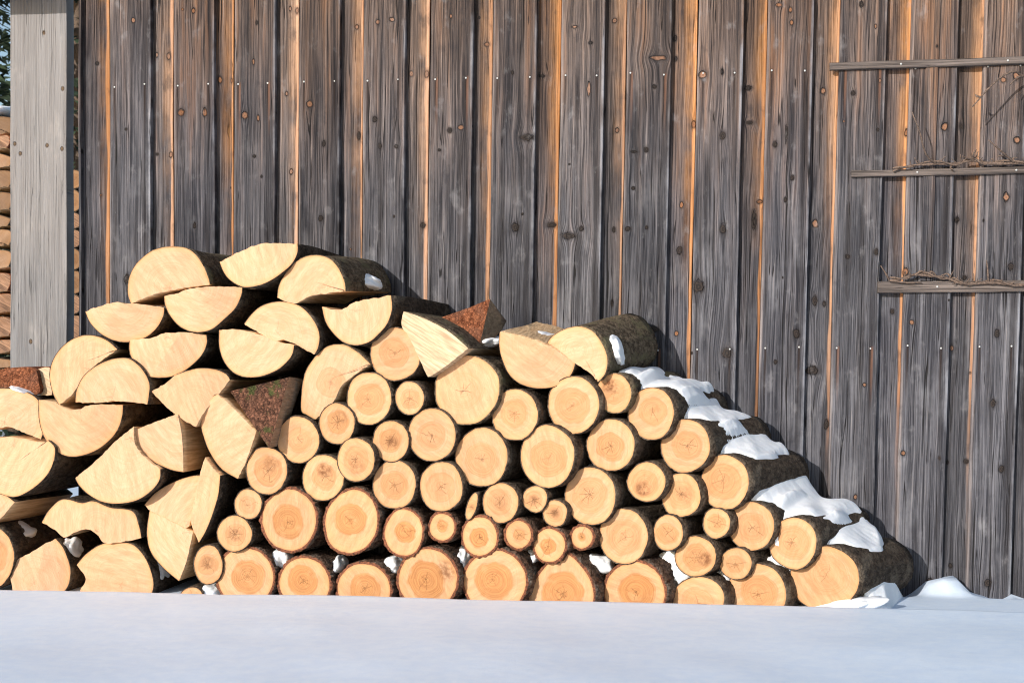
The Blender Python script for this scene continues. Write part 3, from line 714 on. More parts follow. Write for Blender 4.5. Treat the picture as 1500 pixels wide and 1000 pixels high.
# ------------------------------------------------------------------ barn wall
random.seed(21)
O = [160.8, 254.7, 343, 438.7, 533, 630, 722, 822, 918, 1022, 1124, 1230.6, 1335, 1442, 1540]
D = [220.5, 314.7, 403.5, 499, 594.8, 693, 786.5, 886, 984, 1089, 1192, 1299.5, 1404.7, 1508, 1606]
def lean(x): return -0.0285 * max(0, x - 220) / 1080
def xat(x, y): return x + lean(x) * (y - 50)
KZ = [
 (100, 0, 3.75, [(358,112,12,14,1),(160,350,10,10,0),(688,60,12,16,1),(488,305,10,14,1),(553,310,14,16,1),(620,618,22,22,1),(750,620,20,22,1),(565,850,14,16,1),(490,848,8,8,0),(1035,125,8,10,0),(1017,340,8,16,1),(835,440,16,18,1),(900,445,8,14,1),(1220,50,10,14,1),(1258,60,10,16,1),(970,635,24,24,1),(1043,650,12,16,1),(1200,515,9,14,1),(1327,573,18,20,1),(1405,790,12,14,0),(318,710,8,8,0),(1225,943,12,14,1),(1022,858,10,8,0)]),
 (450, 0, 3.75, [(273,150,12,14,1),(388,122,14,14,1),(468,108,16,14,1),(573,405,16,16,1),(658,408,16,20,1),(285,745,10,26,0),(372,655,12,16,0),(400,803,14,14,0),(490,805,16,10,0),(790,90,9,11,1),(785,715,16,16,0),(845,700,18,14,1),(990,245,16,12,1),(1205,755,45,18,0),(1470,150,18,8,1),(1128,400,10,10,0),(725,825,12,8,0),(1290,418,18,6,0)]),
 (800, 0, 3.75, [(378,115,14,12,1),(245,235,16,6,0),(235,490,14,38,1),(620,318,50,16,1),(708,213,12,14,0),(713,325,13,15,0),(595,475,15,10,0),(390,715,14,16,1),(860,415,28,24,1),(968,393,10,14,0),(812,682,14,18,1),(970,745,18,24,0),(1280,30,20,12,1),(1343,55,11,13,1),(1350,125,11,13,1),(1110,485,20,10,0),(1120,675,25,10,0),(1258,795,12,14,0),(552,820,12,18,0),(485,835,16,8,0),(1320,730,8,40,0)]),
 (1180, 0, 3.847, [(315,25,14,16,0),(395,148,6,12,1),(100,512,20,20,1),(270,525,14,16,0),(420,452,9,12,1),(568,745,12,20,1),(785,712,18,18,1),(877,712,14,18,0),(1115,450,16,16,1),(1190,425,22,20,1),(1192,788,22,22,1),(408,728,8,8,0)]),
 (1180, 240, 3.125, [(45,275,15,18,1),(192,425,12,12,0),(323,400,10,14,0),(42,627,14,20,0),(87,640,9,14,0),(30,945,30,18,0),(398,675,12,14,0),(487,727,10,10,1),(458,497,14,16,1),(693,257,12,14,0),(918,152,14,18,1),(668,843,10,12,1),(877,775,14,18,0),(730,520,12,12,0),(940,470,14,16,0)]),
 (1180, 560, 2.778, [(85,170,10,20,0),(398,290,12,12,1),(203,465,9,9,1),(55,467,8,9,0),(545,305,8,9,0),(577,325,7,7,0),(655,320,12,12,0),(762,85,14,16,0),(797,350,12,16,0),(505,805,12,12,0),(590,745,10,10,0),(743,815,13,16,0),(240,8,8,8,1)]),
 (700, 240, 3.0, [(895,180,8,14,1),(887,380,16,16,0),(1078,285,16,22,0),(970,540,24,26,0),(1095,830,24,22,0),(1240,165,18,8,1),(1215,250,12,40,0),(325,268,30,12,0),(400,318,30,12,0),(455,285,10,10,0),(598,290,8,12,0),(660,288,14,8,0),(742,280,8,8,0),(683,108,8,8,0),(1383,60,10,10,0),(1352,158,9,12,0),(1480,600,12,18,0),(1400,745,16,16,0),(873,745,10,10,1),(590,612,8,16,0),(775,725,20,12,0),(1308,870,10,10,0),(1350,868,7,10,0),(165,280,18,18,0)]),
 (0, 0, 1.0, [(186,409,4,6,0),(285,330,3,4,0),(470,320,4,4,0),(620,330,4,4,0)])]
KN = [(ox + a / s, oy + b / s, c / s, d / s, t) for ox, oy, s, L_ in KZ for a, b, c, d, t in L_]

barn = thing('barn_wall', 'barn wall of weathered vertical boards, brown above and silver grey below', 'barn wall', P(800, 900, 0.0))
def px_w(px, Y): return px * (Y - CAM.y) / F     # px length to metres at depth
ZB, ZT = -0.16, 2.35
def board(xa, xb, Yf, thick, kind, seed, warm, name='board', ztop=ZT, zbot=ZB, xtra=(0, 0), y0=50):
    """xa, xb: visible px edges at photo row 50; xtra: hidden extra width in px left and right"""
    L0, R0 = P(xa, 50, Yf), P(xb, 50, Yf)
    L1, R1 = P(xat(xa, 850), 850, Yf), P(xat(xb, 850), 850, Yf)
    mx0, mx1 = (L0.x + R0.x) / 2, (L1.x + R1.x) / 2
    z0, z1 = (L0.z + R0.z) / 2, (L1.z + R1.z) / 2
    ang = math.atan2(mx0 - mx1, z0 - z1)
    ox = mx1 + (mx0 - mx1) * (0 - z1) / (z0 - z1)
    half = (R0.x - L0.x + R1.x - L1.x) / 4
    kn = []
    if kind != 'post':
        for (kx, ky, rx, ry, ty) in KN:
            if xat(xa, ky) - 2 <= kx <= xat(xb, ky) + 2:
                w = P(kx, ky, Yf); m = (Yf - CAM.y) / F
                lx = w.x - (ox + math.tan(ang) * w.z)
                kn.append((lx, w.z, max(rx * random.uniform(.65, .95), 1.6) * m, max(ry * random.uniform(.75, 1.1), 1.8) * m, ty))
        kn = kn[:9]
        for q in range(1):       # small pin knots
            kn.append((random.uniform(-half, half), random.uniform(0, 2.2), random.uniform(.002, .004), random.uniform(.003, .005), random.choice((0, 0, 1))))
    else:
        for (kx, ky) in ((22,211),(69,213),(92,130),(91,218),(45,500),(64,48),(30,225)):
            w = P(kx, ky, Yf); kn.append((w.x - ox, w.z, .006, .008, 1))
    nails = []
    if kind == 'wide':
        for ky, yy in ((0, 0), (1, 1)):
            for fx in (0.12, 0.84):
                kx = xa + (xb - xa) * fx
                yy_ = (126 - 22.5 * (kx - 160) / 1000) if ky == 0 else (511 - 0.008 * (kx - 1000))
                yy_ += random.uniform(-2.2, 2.2); w = P(xat(kx, yy_) + random.uniform(-1.5, 1.5), yy_, Yf)
                nails.append((w.x - (ox + math.tan(ang) * w.z), w.z))
    m = board_material('weathered_' + kind + '_board', kn, half, seed, kind, warm, nails)
    le, re = -half - px_w(xtra[0], Yf), half + px_w(xtra[1], Yf)
    bv = 0.0035
    prof = [(le, thick), (le, bv), (le + bv * .35, bv * .3), (le + bv, 0)]
    for q in range(1, 6): prof.append((le + (re - le) * q / 6, 0.0012 * math.sin(q + seed)))
    prof += [(re - bv, 0), (re - bv * .35, bv * .3), (re, bv), (re, thick)]
    vs, fs = [], []
    NZ = 26
    for k in range(NZ + 1):
        z = zbot + (ztop - zbot) * k / NZ
        wob = mn.noise(Vector((seed * 3.1, z * 1.4, 0))) * 0.0035
        for (x, y) in prof:
            ed = mn.noise(Vector((seed + x * 40, z * 7, 3))) * 0.0012 if abs(x) > half * .9 else 0
            vs.append(Vector((x + wob + ed, y + wob * .5, z)))
    n = len(prof)
    for k in range(NZ):
        for j in range(n - 1):
            a = k * n + j; fs.append((a, a + 1, a + n + 1, a + n))
    fs.append(tuple(range(NZ * n, NZ * n + n))); fs.append(tuple(reversed(range(n))))
    for k in range(NZ): fs.append((k * n + n - 1, k * n, (k + 1) * n, (k + 1) * n + n - 1))
    me = bpy.data.meshes.new(name); me.from_pydata([tuple(v) for v in vs], [], fs); me.materials.append(m)
    for p in me.polygons: p.use_smooth = False
    o = bpy.data.objects.new(name, me); C.objects.link(o)
    o.parent = barn if kind != 'post' else None
    o.location = Vector((ox, Yf, 0)) - (barn.location if kind != 'post' else Vector())
    o.rotation_euler = (0, ang, 0)
    if kind == 'wide':
        for (nx, nz) in nails:
            bm = bmesh.new(); bmesh.ops.create_uvsphere(bm, u_segments=10, v_segments=6, radius=0.0036)
            for v in bm.verts: v.co.y *= 0.5
            nm = bpy.data.meshes.new('nail'); bm.to_mesh(nm); bm.free(); nm.materials.append(M_NAIL)
            nn = bpy.data.objects.new('nail', nm); C.objects.link(nn)
            nn.parent = o; nn.location = (nx, -0.0005, nz)
    return o
warms = [-.15, .0, .05, .05, .1, .15, .12, .1, .1, .18, .16, .12, .15, .25, .3, .2]
for i in range(len(O)):
    board(O[i], D[i], -0.024, 0.026, 'wide', 10 + i * 7, warms[i] - .05 + random.uniform(-.08, .08))
    xl = (119 if i == 0 else D[i - 1]); 
    board(xl, O[i] , 0.003, 0.02, 'narrow', 13 + i * 7, warms[i] + (0.12 if i > 4 else .02) + random.uniform(-.08, .08), xtra=(12 if i else 0, 0))
board(115.0, 119.0, -0.018, 0.05, 'trim', 301, -.1, name='corner_trim')
strip = board(1359, 1377, -0.034, 0.0135, 'trim', 333, .25, name='cover_strip', zbot=P(1352, 411, -.034).z)
bx0, bx1 = P(116, 500, .03).x, P(1660, 500, .03).x
mesh_obj('shade_backing', [(bx0, .03, ZB), (bx1, .03, ZB), (bx1, .03, ZT), (bx0, .03, ZT), (bx0, .06, ZB), (bx1, .06, ZB), (bx1, .06, ZT), (bx0, .06, ZT)],
         [(0, 1, 2, 3), (4, 7, 6, 5), (0, 4, 5, 1), (1, 5, 6, 2), (2, 6, 7, 3), (3, 7, 4, 0)], M_DARK, barn, (bx0, .03, ZB), smooth=False)  # dark sheet behind the boards, put in for interior shade

# ------------------------------------------------------------------ post with an added, out-of-view beam
pt = thing('wooden_post', 'broad pale grey squared timber post at the left edge of the barn', 'post', P(56, 540, -.06))
pp = board(14.5, 97.5, 0.0, 0.068, 'post', 501, 0, name='post_shaft', zbot=P(50, 541, 0).z)
pp.parent = pt; pp.location = pp.location - pt.location
ppm = pp.data.materials[0]
x0, x1 = P(-120, 0, -.2).x, P(30, 0, -.2).x; zb = P(50, -4, 0).z
def boxm(x0, x1, y0, y1, z0, z1):
    return ([(x0, y0, z0), (x1, y0, z0), (x1, y1, z0), (x0, y1, z0), (x0, y0, z1), (x1, y0, z1), (x1, y1, z1), (x0, y1, z1)],
            [(0, 3, 2, 1), (4, 5, 6, 7), (0, 1, 5, 4), (1, 2, 6, 5), (2, 3, 7, 6), (3, 0, 4, 7)])
v, f = boxm(x0, x1, -.2, -.003, zb, zb + .16)
mesh_obj('shadow_beam', v, f, ppm, pt, (x0, -.18, zb), smooth=False)  # never in view, added to cast the shadow across the post top

# ------------------------------------------------------------------ trellis laths
def lath(x0, ya, yb, x1, yc, yd, label, seed, Yf):
    m = board_material('weathered_lath', [(-.2, 0, .008, .006, 0), (.15, .004, .005, .004, 1)], 0.5, seed, 'trim', -.4, [])
    # grain along x: the mesh is built lying along local z and turned
    A, B, Cc, Dd = P(x0, ya, Yf), P(x0, yb, Yf), P(x1, yc, Yf), P(x1, yd, Yf)
    A0 = (A + B) / 2; A1 = (Cc + Dd) / 2; dirv = (A1 - A0); L = dirv.length
    h = ((A - B).length + (Cc - Dd).length) / 4
    vs, fs = [], []; N = 20; T = 0.018; bv = .0025
    prof = [(-h, T), (-h, bv), (-h + bv, 0), (0, -.0006), (h - bv, 0), (h, bv), (h, T)]
    for k in range(N + 1):
        z = L * k / N; w = mn.noise(Vector((seed, z * 2.5, 0))) * .002
        for x, y in prof: vs.append(Vector((x + w + mn.noise(Vector((x * 50, z * 9, seed))) * .0012, y, z)))
    n = len(prof)
    for k in range(N):
        for j in range(n): fs.append((k * n + j, k * n + (j + 1) % n, (k + 1) * n + (j + 1) % n, (k + 1) * n + j))
    fs.append(tuple(range(n))); fs.append(tuple(reversed(range(N * n, N * n + n))))
    me = bpy.data.meshes.new('trellis_lath'); me.from_pydata([tuple(v) for v in vs], [], [tuple(reversed(q)) for q in fs]); me.materials.append(m)
    o = bpy.data.objects.new('trellis_lath', me); C.objects.link(o)
    zax = dirv.normalized(); yax = Vector((0, 1, 0)); xax = yax.cross(zax)
    M = Matrix((xax, yax, zax)).transposed().to_4x4(); M.translation = A0
    o.matrix_world = M
    tag(o, label, 'lath', 'horizontal trellis laths nailed to the barn')
    for fx in (.25, .62):
        bm = bmesh.new(); bmesh.ops.create_uvsphere(bm, u_segments=8, v_segments=6, radius=.004)
        nm = bpy.data.meshes.new('nail'); bm.to_mesh(nm); bm.free(); nm.materials.append(M_NAIL)
        nn = bpy.data.objects.new('nail', nm); C.objects.link(nn); nn.parent = o; nn.location = (0, -.001, L * fx)
lath(1215.6, 92.3, 102.5, 1640, 78, 89.5, 'highest of the three grey trellis laths, with no vine resting on it', 611, -.042)
lath(1247, 250, 258.8, 1640, 241, 251, 'middle trellis lath, thinnest, a knobbly bare vine lying on it', 633, -.042)
lath(1285.6, 412.8, 428, 1640, 409, 427, 'lowest and widest trellis lath, starting furthest right', 655, -.042)

# ------------------------------------------------------------------ vines
def tube(pts, rads, seed=0.0, ns=8):
    vs, fs = [], []
    P3 = []; RR = []
    for i in range(len(pts) - 1):
        k = 5
        for j in range(k):
            t = j / k; p0 = pts[max(i - 1, 0)]; p1 = pts[i]; p2 = pts[i + 1]; p3 = pts[min(i + 2, len(pts) - 1)]
            q = 0.5 * ((2 * p1) + (p2 - p0) * t + (2 * p0 - 5 * p1 + 4 * p2 - p3) * t * t + (3 * p1 - p0 - 3 * p2 + p3) * t ** 3)
            P3.append(q + mn.noise_vector(q * 60) * .0012); RR.append(rads[i] * (1 - t) + rads[i + 1] * t)
    P3.append(pts[-1]); RR.append(rads[-1])
    for i, p in enumerate(P3):
        d = (P3[min(i + 1, len(P3) - 1)] - P3[max(i - 1, 0)]).normalized()
        a = d.cross(Vector((0, 1, 0.2))).normalized(); b = d.cross(a)
        for j in range(ns):
            th = 2 * math.pi * j / ns
            r = RR[i] * (1 + .35 * mn.noise(p * 110 + Vector((j, 0, 0)) * .7)) * (1.35 if (i % 9 == 4) else 1)
            vs.append(p + (a * math.cos(th) + b * math.sin(th)) * r)
    for i in range(len(P3) - 1):
        for j in range(ns): fs.append((i * ns + j, i * ns + (j + 1) % ns, (i + 1) * ns + (j + 1) % ns, (i + 1) * ns + j))
    fs.append(tuple(reversed(range(ns)))); fs.append(tuple(range((len(P3) - 1) * ns, len(P3) * ns)))
    return vs, fs
def vine(label, main, r0, r1, twigs, Y=-.055):
    ps = [P(x, y, Y - (z if len(q) > 2 else 0)) for q in main for x, y, z in [(q + (0,))[:3]]]
    th = thing('vine', label, 'vine', ps[0], 'bare vine branches on the trellis')
    n = len(ps); vs, fs = tube(ps, [r0 + (r1 - r0) * i / (n - 1) for i in range(n)])
    mesh_obj('stem', vs, fs, M_TWIG, th, ps[0])
    if n > 7 and r1 > .004:
        p2 = []
        for i in range(n - 1):
            for k in (0, 1):
                q_ = ps[i].lerp(ps[i + 1], k / 2); a_ = (2 * i + k) * 1.15
                p2.append(q_ + Vector((0, -.007 * math.sin(a_) - .003, .008 * math.cos(a_) + .003)))
        vs, fs = tube(p2, [.0034] * len(p2), ns=6); mesh_obj('stem', vs, fs, M_TWIG, th, p2[0])
        rr = random.Random(n * 7)
        for i in range(1, n - 1):
            for k in range(2):
                b_ = ps[i].lerp(ps[i + 1], rr.random()); L_ = rr.uniform(.012, .035)
                d_ = Vector((rr.uniform(-.8, .8), rr.uniform(-1, -.2), rr.uniform(-.3, 1.2))).normalized()
                vs, fs = tube([b_, b_ + d_ * L_ * .5, b_ + d_ * L_ + Vector((rr.uniform(-.006, .006), 0, .005))], [.0024, .002, .0013], ns=6)
                mesh_obj('twig', vs, fs, M_TWIG, th, b_)
    for tw in twigs:
        q = [P(p[0], p[1], Y - (p[2] if len(p) > 2 else 0)) for p in tw]
        vs, fs = tube(q, [.0042 - .0022 * i / (len(q) - 1) for i in range(len(q))], ns=6)
        mesh_obj('twig', vs, fs, M_TWIG, th, q[0])
vine('knobbly vine along the middle lath with one long thin upright twig',
     [(1308,251),(1325.6,244.5),(1346,241.7),(1372,240.4),(1401,240),(1414,237),(1427,235),(1442.5,239),(1466,239.7),(1500,239),(1560,240)], .0032, .0060,
     [[(1372,240),(1360,231,.03),(1353,216,.06),(1348,196,.085),(1343,182,.095),(1336,164,.10)], [(1427,235),(1426,226,.03),(1430,219,.05)], [(1427,235),(1415,231,.02),(1410,229,.03)],
      [(1398,239),(1392,246),(1396,248,.01)], [(1487,239),(1479,232,.01),(1469,228,.015),(1461,230,.02)], [(1487,239),(1484,232,.01),(1490,231,.02)], [(1487,239),(1467,222,.05),(1448,205,.08)]])  # last one stands in for the dark shadow of a twig out of view
vine('twisting vine along the lowest lath with two short cut stubs',
     [(1303,411),(1321,408),(1340,402.5),(1359,404),(1378,406),(1394,409.6),(1404,414),(1423,415),(1452,414),(1474,416),(1500,417.6),(1560,416)], .004, .0060,
     [[(1303,411),(1298,401,.02),(1290,389,.03)], [(1448,414),(1447,398,.02),(1445,381,.03)], [(1359,404),(1365,398),(1372,404)], [(1303,411),(1330,414),(1350,414)], [(1394,409),(1388,401),(1378,404)], [(1340,403),(1350,397,.01),(1358,402)]])
vine('drooping reddish vine shoot entering at the upper right frame edge',
     [(1540,118,.03),(1500,112,.04),(1487,105,.07),(1471,110,.09),(1453,125,.10),(1437,142,.10),(1424,157,.10)], .0048, .0022,
     [[(1437,142,.10),(1430,141,.10),(1429,138,.10)], [(1500,112,.04),(1490,114,.07),(1480,124,.08)]])

# ------------------------------------------------------------------ snow
def inter(x, xs, ys): return float(np.interp(x, xs, ys))
gm_v, gm_f = [], []
xs_ = sorted(set([-60, -30, -15, -8, -5] + [-3.2 + .05 * i for i in range(88)] + [1.2 + .0125 * i for i in range(90)] + [2.33 + .08 * i for i in range(12)] + [3.5, 5, 8, 15, 30, 60]))
ys_ = [-14, -9, -6.5, -5.5, -4.5, -3.8, -3.2] + [-2.8 + .08 * i for i in range(24)] + [-.92 + .02 * i for i in range(50)] + [.15, .4, 1, 2, 4, 8, 16, 30, 60, 120]
mpx = [1240, 1300, 1318, 1335, 1353, 1368, 1381, 1393, 1403, 1410, 1432, 1450, 1468, 1482, 1500, 1560]
mpy = [892, 888, 882, 871, 857, 851, 846, 848, 846, 862, 873, 876, 884, 873, 880, 874]
mX = [P(x, y, -.06).x for x, y in zip(mpx, mpy)]; mZ = [P(x, y, -.06).z for x, y in zip(mpx, mpy)]
for y in ys_:
    for x in xs_:
        z = 0.0
        crest = math.exp(-((y + .70) / .10) ** 2)
        if y < -.70:
            z = -.012 * (1 - math.exp((y + .70) / .35)) + .010 * mn.noise(Vector((x * 1.1, y * 1.1, 0))) * min(1, (-.70 - y) / .8) + .004 * mn.noise(Vector((x * 4, y * 4, 2))) * min(1, (-.70 - y) / .3)
        else:
            z = -.035 * min(1, (y + .70) / .12)
        z += .0045 * mn.noise(Vector((x * 2.2, 0, 5))) * crest + .0015 * mn.noise(Vector((x * 11, y * 8, 5))) * crest
        z -= (.003 + .0045 * max(-.3, min(2.2, x + .9))) * (1 if y > -1.1 else max(0, 1 - (-1.1 - y) / 1.5))
        if y > -.45 and x > mX[0] and y < .05:
            mz = inter(x, mX, mZ) + .009 * mn.noise(Vector((x * 24, y * 24, 1))) + .004 * mn.noise(Vector((x * 70, y * 70, 1)))
            k = max(0, min(1, (y + .21) / .14)); k = k * k * (3 - 2 * k)
            z = z * (1 - k) + mz * k
        if y > .1: z = -.05 + .02 * mn.noise(Vector((x * .2, y * .2, 0)))
        gm_v.append((x, y, z))
nx = len(xs_)
for j in range(len(ys_) - 1):
    for i in range(nx - 1): a = j * nx + i; gm_f.append((a, a + 1, a + nx + 1, a + nx))
gr = mesh_obj('snow_ground', gm_v, gm_f, M_SNOW); tag(gr, kind='structure')

# snow ribbon draped over the stair of logs at the right
slope = [l for l in LOGS if l['px'] > 815 and l['Y'] < -.3 and l['py'] > 545]
x0, x1 = P(905, 560, -.55).x, P(1345, 880, -.3).x
GX, GY = 200, 84
XX = np.linspace(x0, x1 + .02, GX); YY = np.linspace(-.56, -.03, GY)
H = np.full((GY, GX), -.04)
for l in slope:
    for j, Yv in enumerate(YY):
        s = (Yv - l['Y']) / l['ax'].y
        if s < 0.0 or s > l['L']: continue
        cx_ = l['cx'] + l['ax'].x * s; cz_ = l['cz'] + l['ax'].z * s
        q = 1 - ((XX - cx_) / (l['rx'] * 1.03)) ** 2
        h_ = np.where(q > 0, cz_ + l['rz'] * 1.03 * np.sqrt(np.maximum(q, 0)), -9)
        H[j] = np.maximum(H[j], h_)
def blur(A, sx, sy):
    for ax_, s in ((1, sx), (0, sy)):
        k = np.exp(-.5 * (np.arange(-3 * s, 3 * s + 1) / s) ** 2); k /= k.sum(); r = len(k) // 2
        Ap = np.pad(A, [(r, r) if a == ax_ else (0, 0) for a in (0, 1)], mode='edge')
        A = np.apply_along_axis(lambda m: np.convolve(m, k, mode='valid'), ax_, Ap)
    return A
hug = blur(np.maximum(blur(H, 5, 3), H), 2, 3)
hull = H.copy()
for _ in range(3): hull = np.maximum(blur(hull, 12, 4), H)
hull = blur(hull, 3, 4)
Sx = np.zeros_like(H); keep = np.zeros_like(H)
xe = P(1292, 880, -.35).x; zlo = P(1292, 880, -.35).z
for j, Yv in enumerate(YY):
    f = (Yv + .535) / .5                    # 0 at the faces, 1 at the far ends
    wgt = .45 * min(1, max(0, (f - .04) / .45))
    for i, Xv in enumerate(XX):
        nA = mn.noise(Vector((Xv * 9, Yv * 9, 1.3))); nB = mn.noise(Vector((Xv * 34, Yv * 34, 4)))
        nC = mn.noise(Vector((Xv * 16, Yv * 5, 8.3)))
        sl = (H[j, min(i + 2, GX - 1)] - H[j, max(i - 2, 0)]) / (XX[min(i + 2, GX - 1)] - XX[max(i - 2, 0)])
        base = hug[j, i] * (1 - wgt) + hull[j, i] * wgt
        val = hull[j, i] - H[j, i]
        tk = .019 * (1 - math.exp(-max(0, f - .08 - .05 * nA) / .10)) + .004 * f
        tk *= 1 + 1.5 * min(1, max(0, (-sl - .7) / 1.2)) * max(0, 1 - max(0, f - .35) / .2)
        end = max(0, f - .70 - .22 * nC) * .16
        Sx[j, i] = base + tk - end + .010 * nC + .0016 * nB - max(0, Xv - xe) * 1.2
        lim = .12 + .07 * nA + .03 * nB
        if val > .012: lim -= .08
        steep = (H[j, min(i + 2, GX - 1)] - H[j, max(i - 2, 0)]) / (XX[min(i + 2, GX - 1)] - XX[max(i - 2, 0)])
        flank = steep < -1.1 - .4 * nB and val < .016 + .010 * nA and f > .46 + .12 * nA and Xv < P(1200, 850, -.4).x
        keep[j, i] = 1 if (not flank and f > lim and f < .93 + .1 * nC and Sx[j, i] > H[j, i] - .006) else 0
keep = keep * (XX[None, :] > P(903, 540, -.45).x)
# fade the border down so the sheet dives into the logs
kb = blur(keep, 2, 2)
Sx = Sx - np.clip((.80 - kb) / .55, 0, 1) ** 2 * .035
mask = (kb > .12)
vs, fs, vid = [], [], {}
def gv(j, i, lo):
    if (j, i, lo) not in vid:
        vid[(j, i, lo)] = len(vs); z = Sx[j, i] - (.03 if lo else 0)
        vs.append((XX[i], YY[j], z))
    return vid[(j, i, lo)]
on = lambda j, i: 0 <= j < GY - 1 and 0 <= i < GX - 1 and mask[j, i] and mask[j + 1, i] and mask[j, i + 1] and mask[j + 1, i + 1]
for j in range(GY - 1):
    for i in range(GX - 1):
        if not on(j, i): continue
        fs.append((gv(j, i, 0), gv(j, i + 1, 0), gv(j + 1, i + 1, 0), gv(j + 1, i, 0)))
        if not on(j - 1, i): fs.append((gv(j, i, 0), gv(j, i, 1), gv(j, i + 1, 1), gv(j, i + 1, 0)))
        if not on(j + 1, i): fs.append((gv(j + 1, i + 1, 0), gv(j + 1, i + 1, 1), gv(j + 1, i, 1), gv(j + 1, i, 0)))
        if not on(j, i - 1): fs.append((gv(j + 1, i, 0), gv(j + 1, i, 1), gv(j, i, 1), gv(j, i, 0)))
        if not on(j, i + 1): fs.append((gv(j, i + 1, 0), gv(j, i + 1, 1), gv(j + 1, i + 1, 1), gv(j + 1, i + 1, 0)))
rb = mesh_obj('snow_cover', vs, fs, M_SNOW2, None, vs[0]); tag(rb, 'stepped ribbon of snow draped down the right slope of the pile', 'snow', kind='stuff')

def clump(x, y, w, h, Y, label, dy=.075, rot=0.0, seed=None):
    seed = random.uniform(0, 50) if seed is None else seed
    Y += .13 if w < 60 else .06; w *= 1.35; h *= 1.35; c = P(x, y, Y); m = (Y - CAM.y) / F
    bm = bmesh.new(); bmesh.ops.create_icosphere(bm, subdivisions=4, radius=1)
    for v in bm.verts:
        n_ = mn.noise(v.co * 1.3 + Vector((seed, 0, 0))) * .30 + mn.noise(v.co * 2.6 + Vector((0, seed, 0))) * .14 + mn.noise(v.co * 7 + Vector((0, seed, 3))) * .025
        p = v.co * (1 + n_)
        p = Vector((p.x * w * m / 2, p.y * dy, p.z * h * m / 2))
        p = Vector((p.x * math.cos(rot) + p.z * math.sin(rot), p.y, -p.x * math.sin(rot) + p.z * math.cos(rot)))
        v.co = p
    for f in bm.faces: f.smooth = True
    me = bpy.data.meshes.new('snow_clump'); bm.to_mesh(me); bm.free(); me.materials.append(M_SNOW2)
    o = bpy.data.objects.new('snow_clump', me); C.objects.link(o); o.location = c
    return tag(o, label, 'snow', 'small lumps of snow caught on the log pile')
CL = [(414,818,22,30,-.56,'snow lump between the first and second larch rounds of the bottom row',.3),
 (497,828,16,22,-.56,'snow lump between the second and third larch rounds of the bottom row',.2),
 (577,828,20,24,-.56,'snow lump between the third and fourth larch rounds of the bottom row',.4),
 (680,822,18,34,-.56,'snow lump between the fourth larch round and the grey-ringed fifth',.1),
 (779,816,18,20,-.54,'snow lump on the left flank of the pointed larch round',.2),
 (880,824,30,20,-.55,'snow lump between the pointed larch round and the last dark-barked one',.2),
 (988,842,44,56,-.54,'large snow wedge between the last larch round and the first pale low log',.6),
 (1057,850,30,28,-.55,'snow wedge left of the half-sunk pale bottom log',.5),
 (1146,833,22,40,-.555,'snow sliver between the half-sunk pale log and the biggest end log',-.6),
 (26,779,34,20,-.5,'snow lump on the frame-cut bottom log at the far left',.3),
 (104,806,22,30,-.54,'snow lump on the dark bark right of the beak-shaped log',.3),
 (229,827,20,36,-.55,'snow lump on the right shoulder of the wide domed bottom split log',-.5),
 (310,863,30,14,-.58,'flat snow lump at the foot of the narrow oval round log',0),
 (903,512,15,34,-.575,'snow patch on the lichened bark of the topmost right half log',-.4),
 (534,410,38,18,-.40,'snow patch on the dark bark of the third top half log',.35),
 (309,391,20,10,-.45,'tiny snow patch on the bark of the topmost left half log',.2),
 (356,489,44,7,-.56,'thin snow streak on the half log above the mossy bark wedge',.13),
 (582,477,16,10,-.5,'little snow triangle left of the pale leaning wedge tip',-.3),
 (655,489,62,13,-.52,'snow streak along the upper edge of the pale leaning wedge',.6),
 (712,503,38,14,-.46,'snow patch at the foot of the rusty red bark wedge',-.2),
 (792,493,34,11,-.42,'snow patch on the flat top of the thick brown half log',.1),
 (40,571,40,7,-.58,'thin snow strip under the red-barked chunk by the post',.3),
 (1240,886,84,15,-.585,'snow lump at the foot of the biggest end log',-.2),
 (867,683,10,6,-.55,'tiny snow speck above the shadow-marked large round log',.3)]
for a in CL: clump(a[0], a[1], a[2], a[3], a[4], a[5], rot=a[6])
# snow on top of the back stack
clump(-16, 163, 60, 12, .44, 'snow cap on top of the shaded stack left of the post', dy=.16)

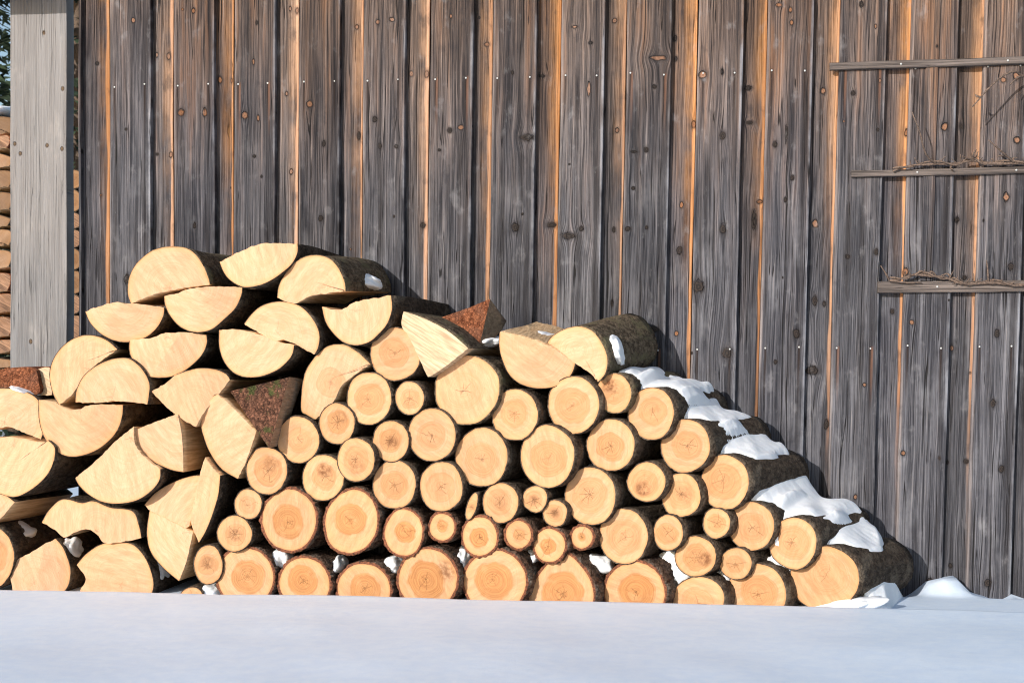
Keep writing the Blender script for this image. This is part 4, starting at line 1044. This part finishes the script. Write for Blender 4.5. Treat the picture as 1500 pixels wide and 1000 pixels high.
# ------------------------------------------------------------------ conifers beyond
def conifer(x, y, h, seed):
    rnd = random.Random(seed)
    th = thing('conifer_tree', 'blurred dark conifer far behind the gap at the upper left, beside the grey post', 'tree', (x, y, -.05), 'conifers beyond the barn')
    vs, fs = tube([Vector((x, y, -.05)), Vector((x + .05, y, h * .5)), Vector((x, y, h))], [.14, .08, .02])
    mesh_obj('trunk', vs, fs, M_TRUNK, th, (x, y, -.05))
    vs, fs = [], []
    for k in range(2600):
        t = rnd.random() ** 1.3; zz = .6 + t * (h - .6); rad = (1 - t) * 1.7 + .1
        a = rnd.uniform(0, 6.283); r = rad * rnd.random() ** .5
        zz -= r * .35 + .15 * math.sin(a * 3 + int(zz * 2))
        p = Vector((x + math.cos(a) * r, y + math.sin(a) * r, zz)); d = Vector((math.cos(a), math.sin(a), -.4)) * rnd.uniform(.12, .3)
        s = Vector((-math.sin(a), math.cos(a), rnd.uniform(-.4, .4))) * rnd.uniform(.03, .07)
        i = len(vs); vs += [p - s, p + s, p + d]; fs.append((i, i + 1, i + 2))
    mesh_obj('crown', vs, fs, M_LEAF, th, (x, y, -.05), smooth=False)
for i, (px_, Yd, h) in enumerate(((-60, 9, 6.5), (25, 11, 7.5), (110, 9.5, 6.0), (-180, 12, 8), (210, 13, 7))):
    q = P(px_, 540, Yd); conifer(q.x, Yd, h, i)

# ------------------------------------------------------------------ light
LD = Vector((0.84, 1.55, -0.52)).normalized()      # direction the sunlight travels
sun = bpy.data.lights.new('sun', 'SUN'); sun.energy = 4.9; sun.angle = R(0.5); sun.color = (1.0, 0.945, 0.88)
so = bpy.data.objects.new('sun', sun); C.objects.link(so); so.rotation_euler = LD.to_track_quat('-Z', 'Y').to_euler()
w = bpy.data.worlds.new('World'); S.world = w; w.use_nodes = True
nt = w.node_tree; bg = nt.nodes['Background']; sky = nt.nodes.new('ShaderNodeTexSky'); sky.sky_type = 'NISHITA'
sky.sun_disc = False; sky.sun_elevation = math.asin(-LD.z); sky.sun_rotation = math.atan2(-LD.x, -LD.y)
nt.links.new(sky.outputs[0], bg.inputs[0]); bg.inputs[1].default_value = 0.15

cam = bpy.data.cameras.new('camera'); co = bpy.data.objects.new('camera', cam); C.objects.link(co)
co.location = CAM; co.rotation_euler = (R(90), 0, YAW)
cam.sensor_width = 36; cam.lens = F / 1500 * 36; cam.shift_y = 40 / 1500; cam.clip_end = 500; cam.clip_start = .05
cam.dof.use_dof = True; cam.dof.focus_distance = 5.4; cam.dof.aperture_fstop = 9.0
S.camera = co
S.cycles.use_denoising = True; S.cycles.adaptive_threshold = 0.02; S.cycles.filter_width = 1.1
S.view_settings.view_transform = 'Standard'; S.view_settings.look = 'None'; S.view_settings.exposure = 0.10; S.view_settings.gamma = 1
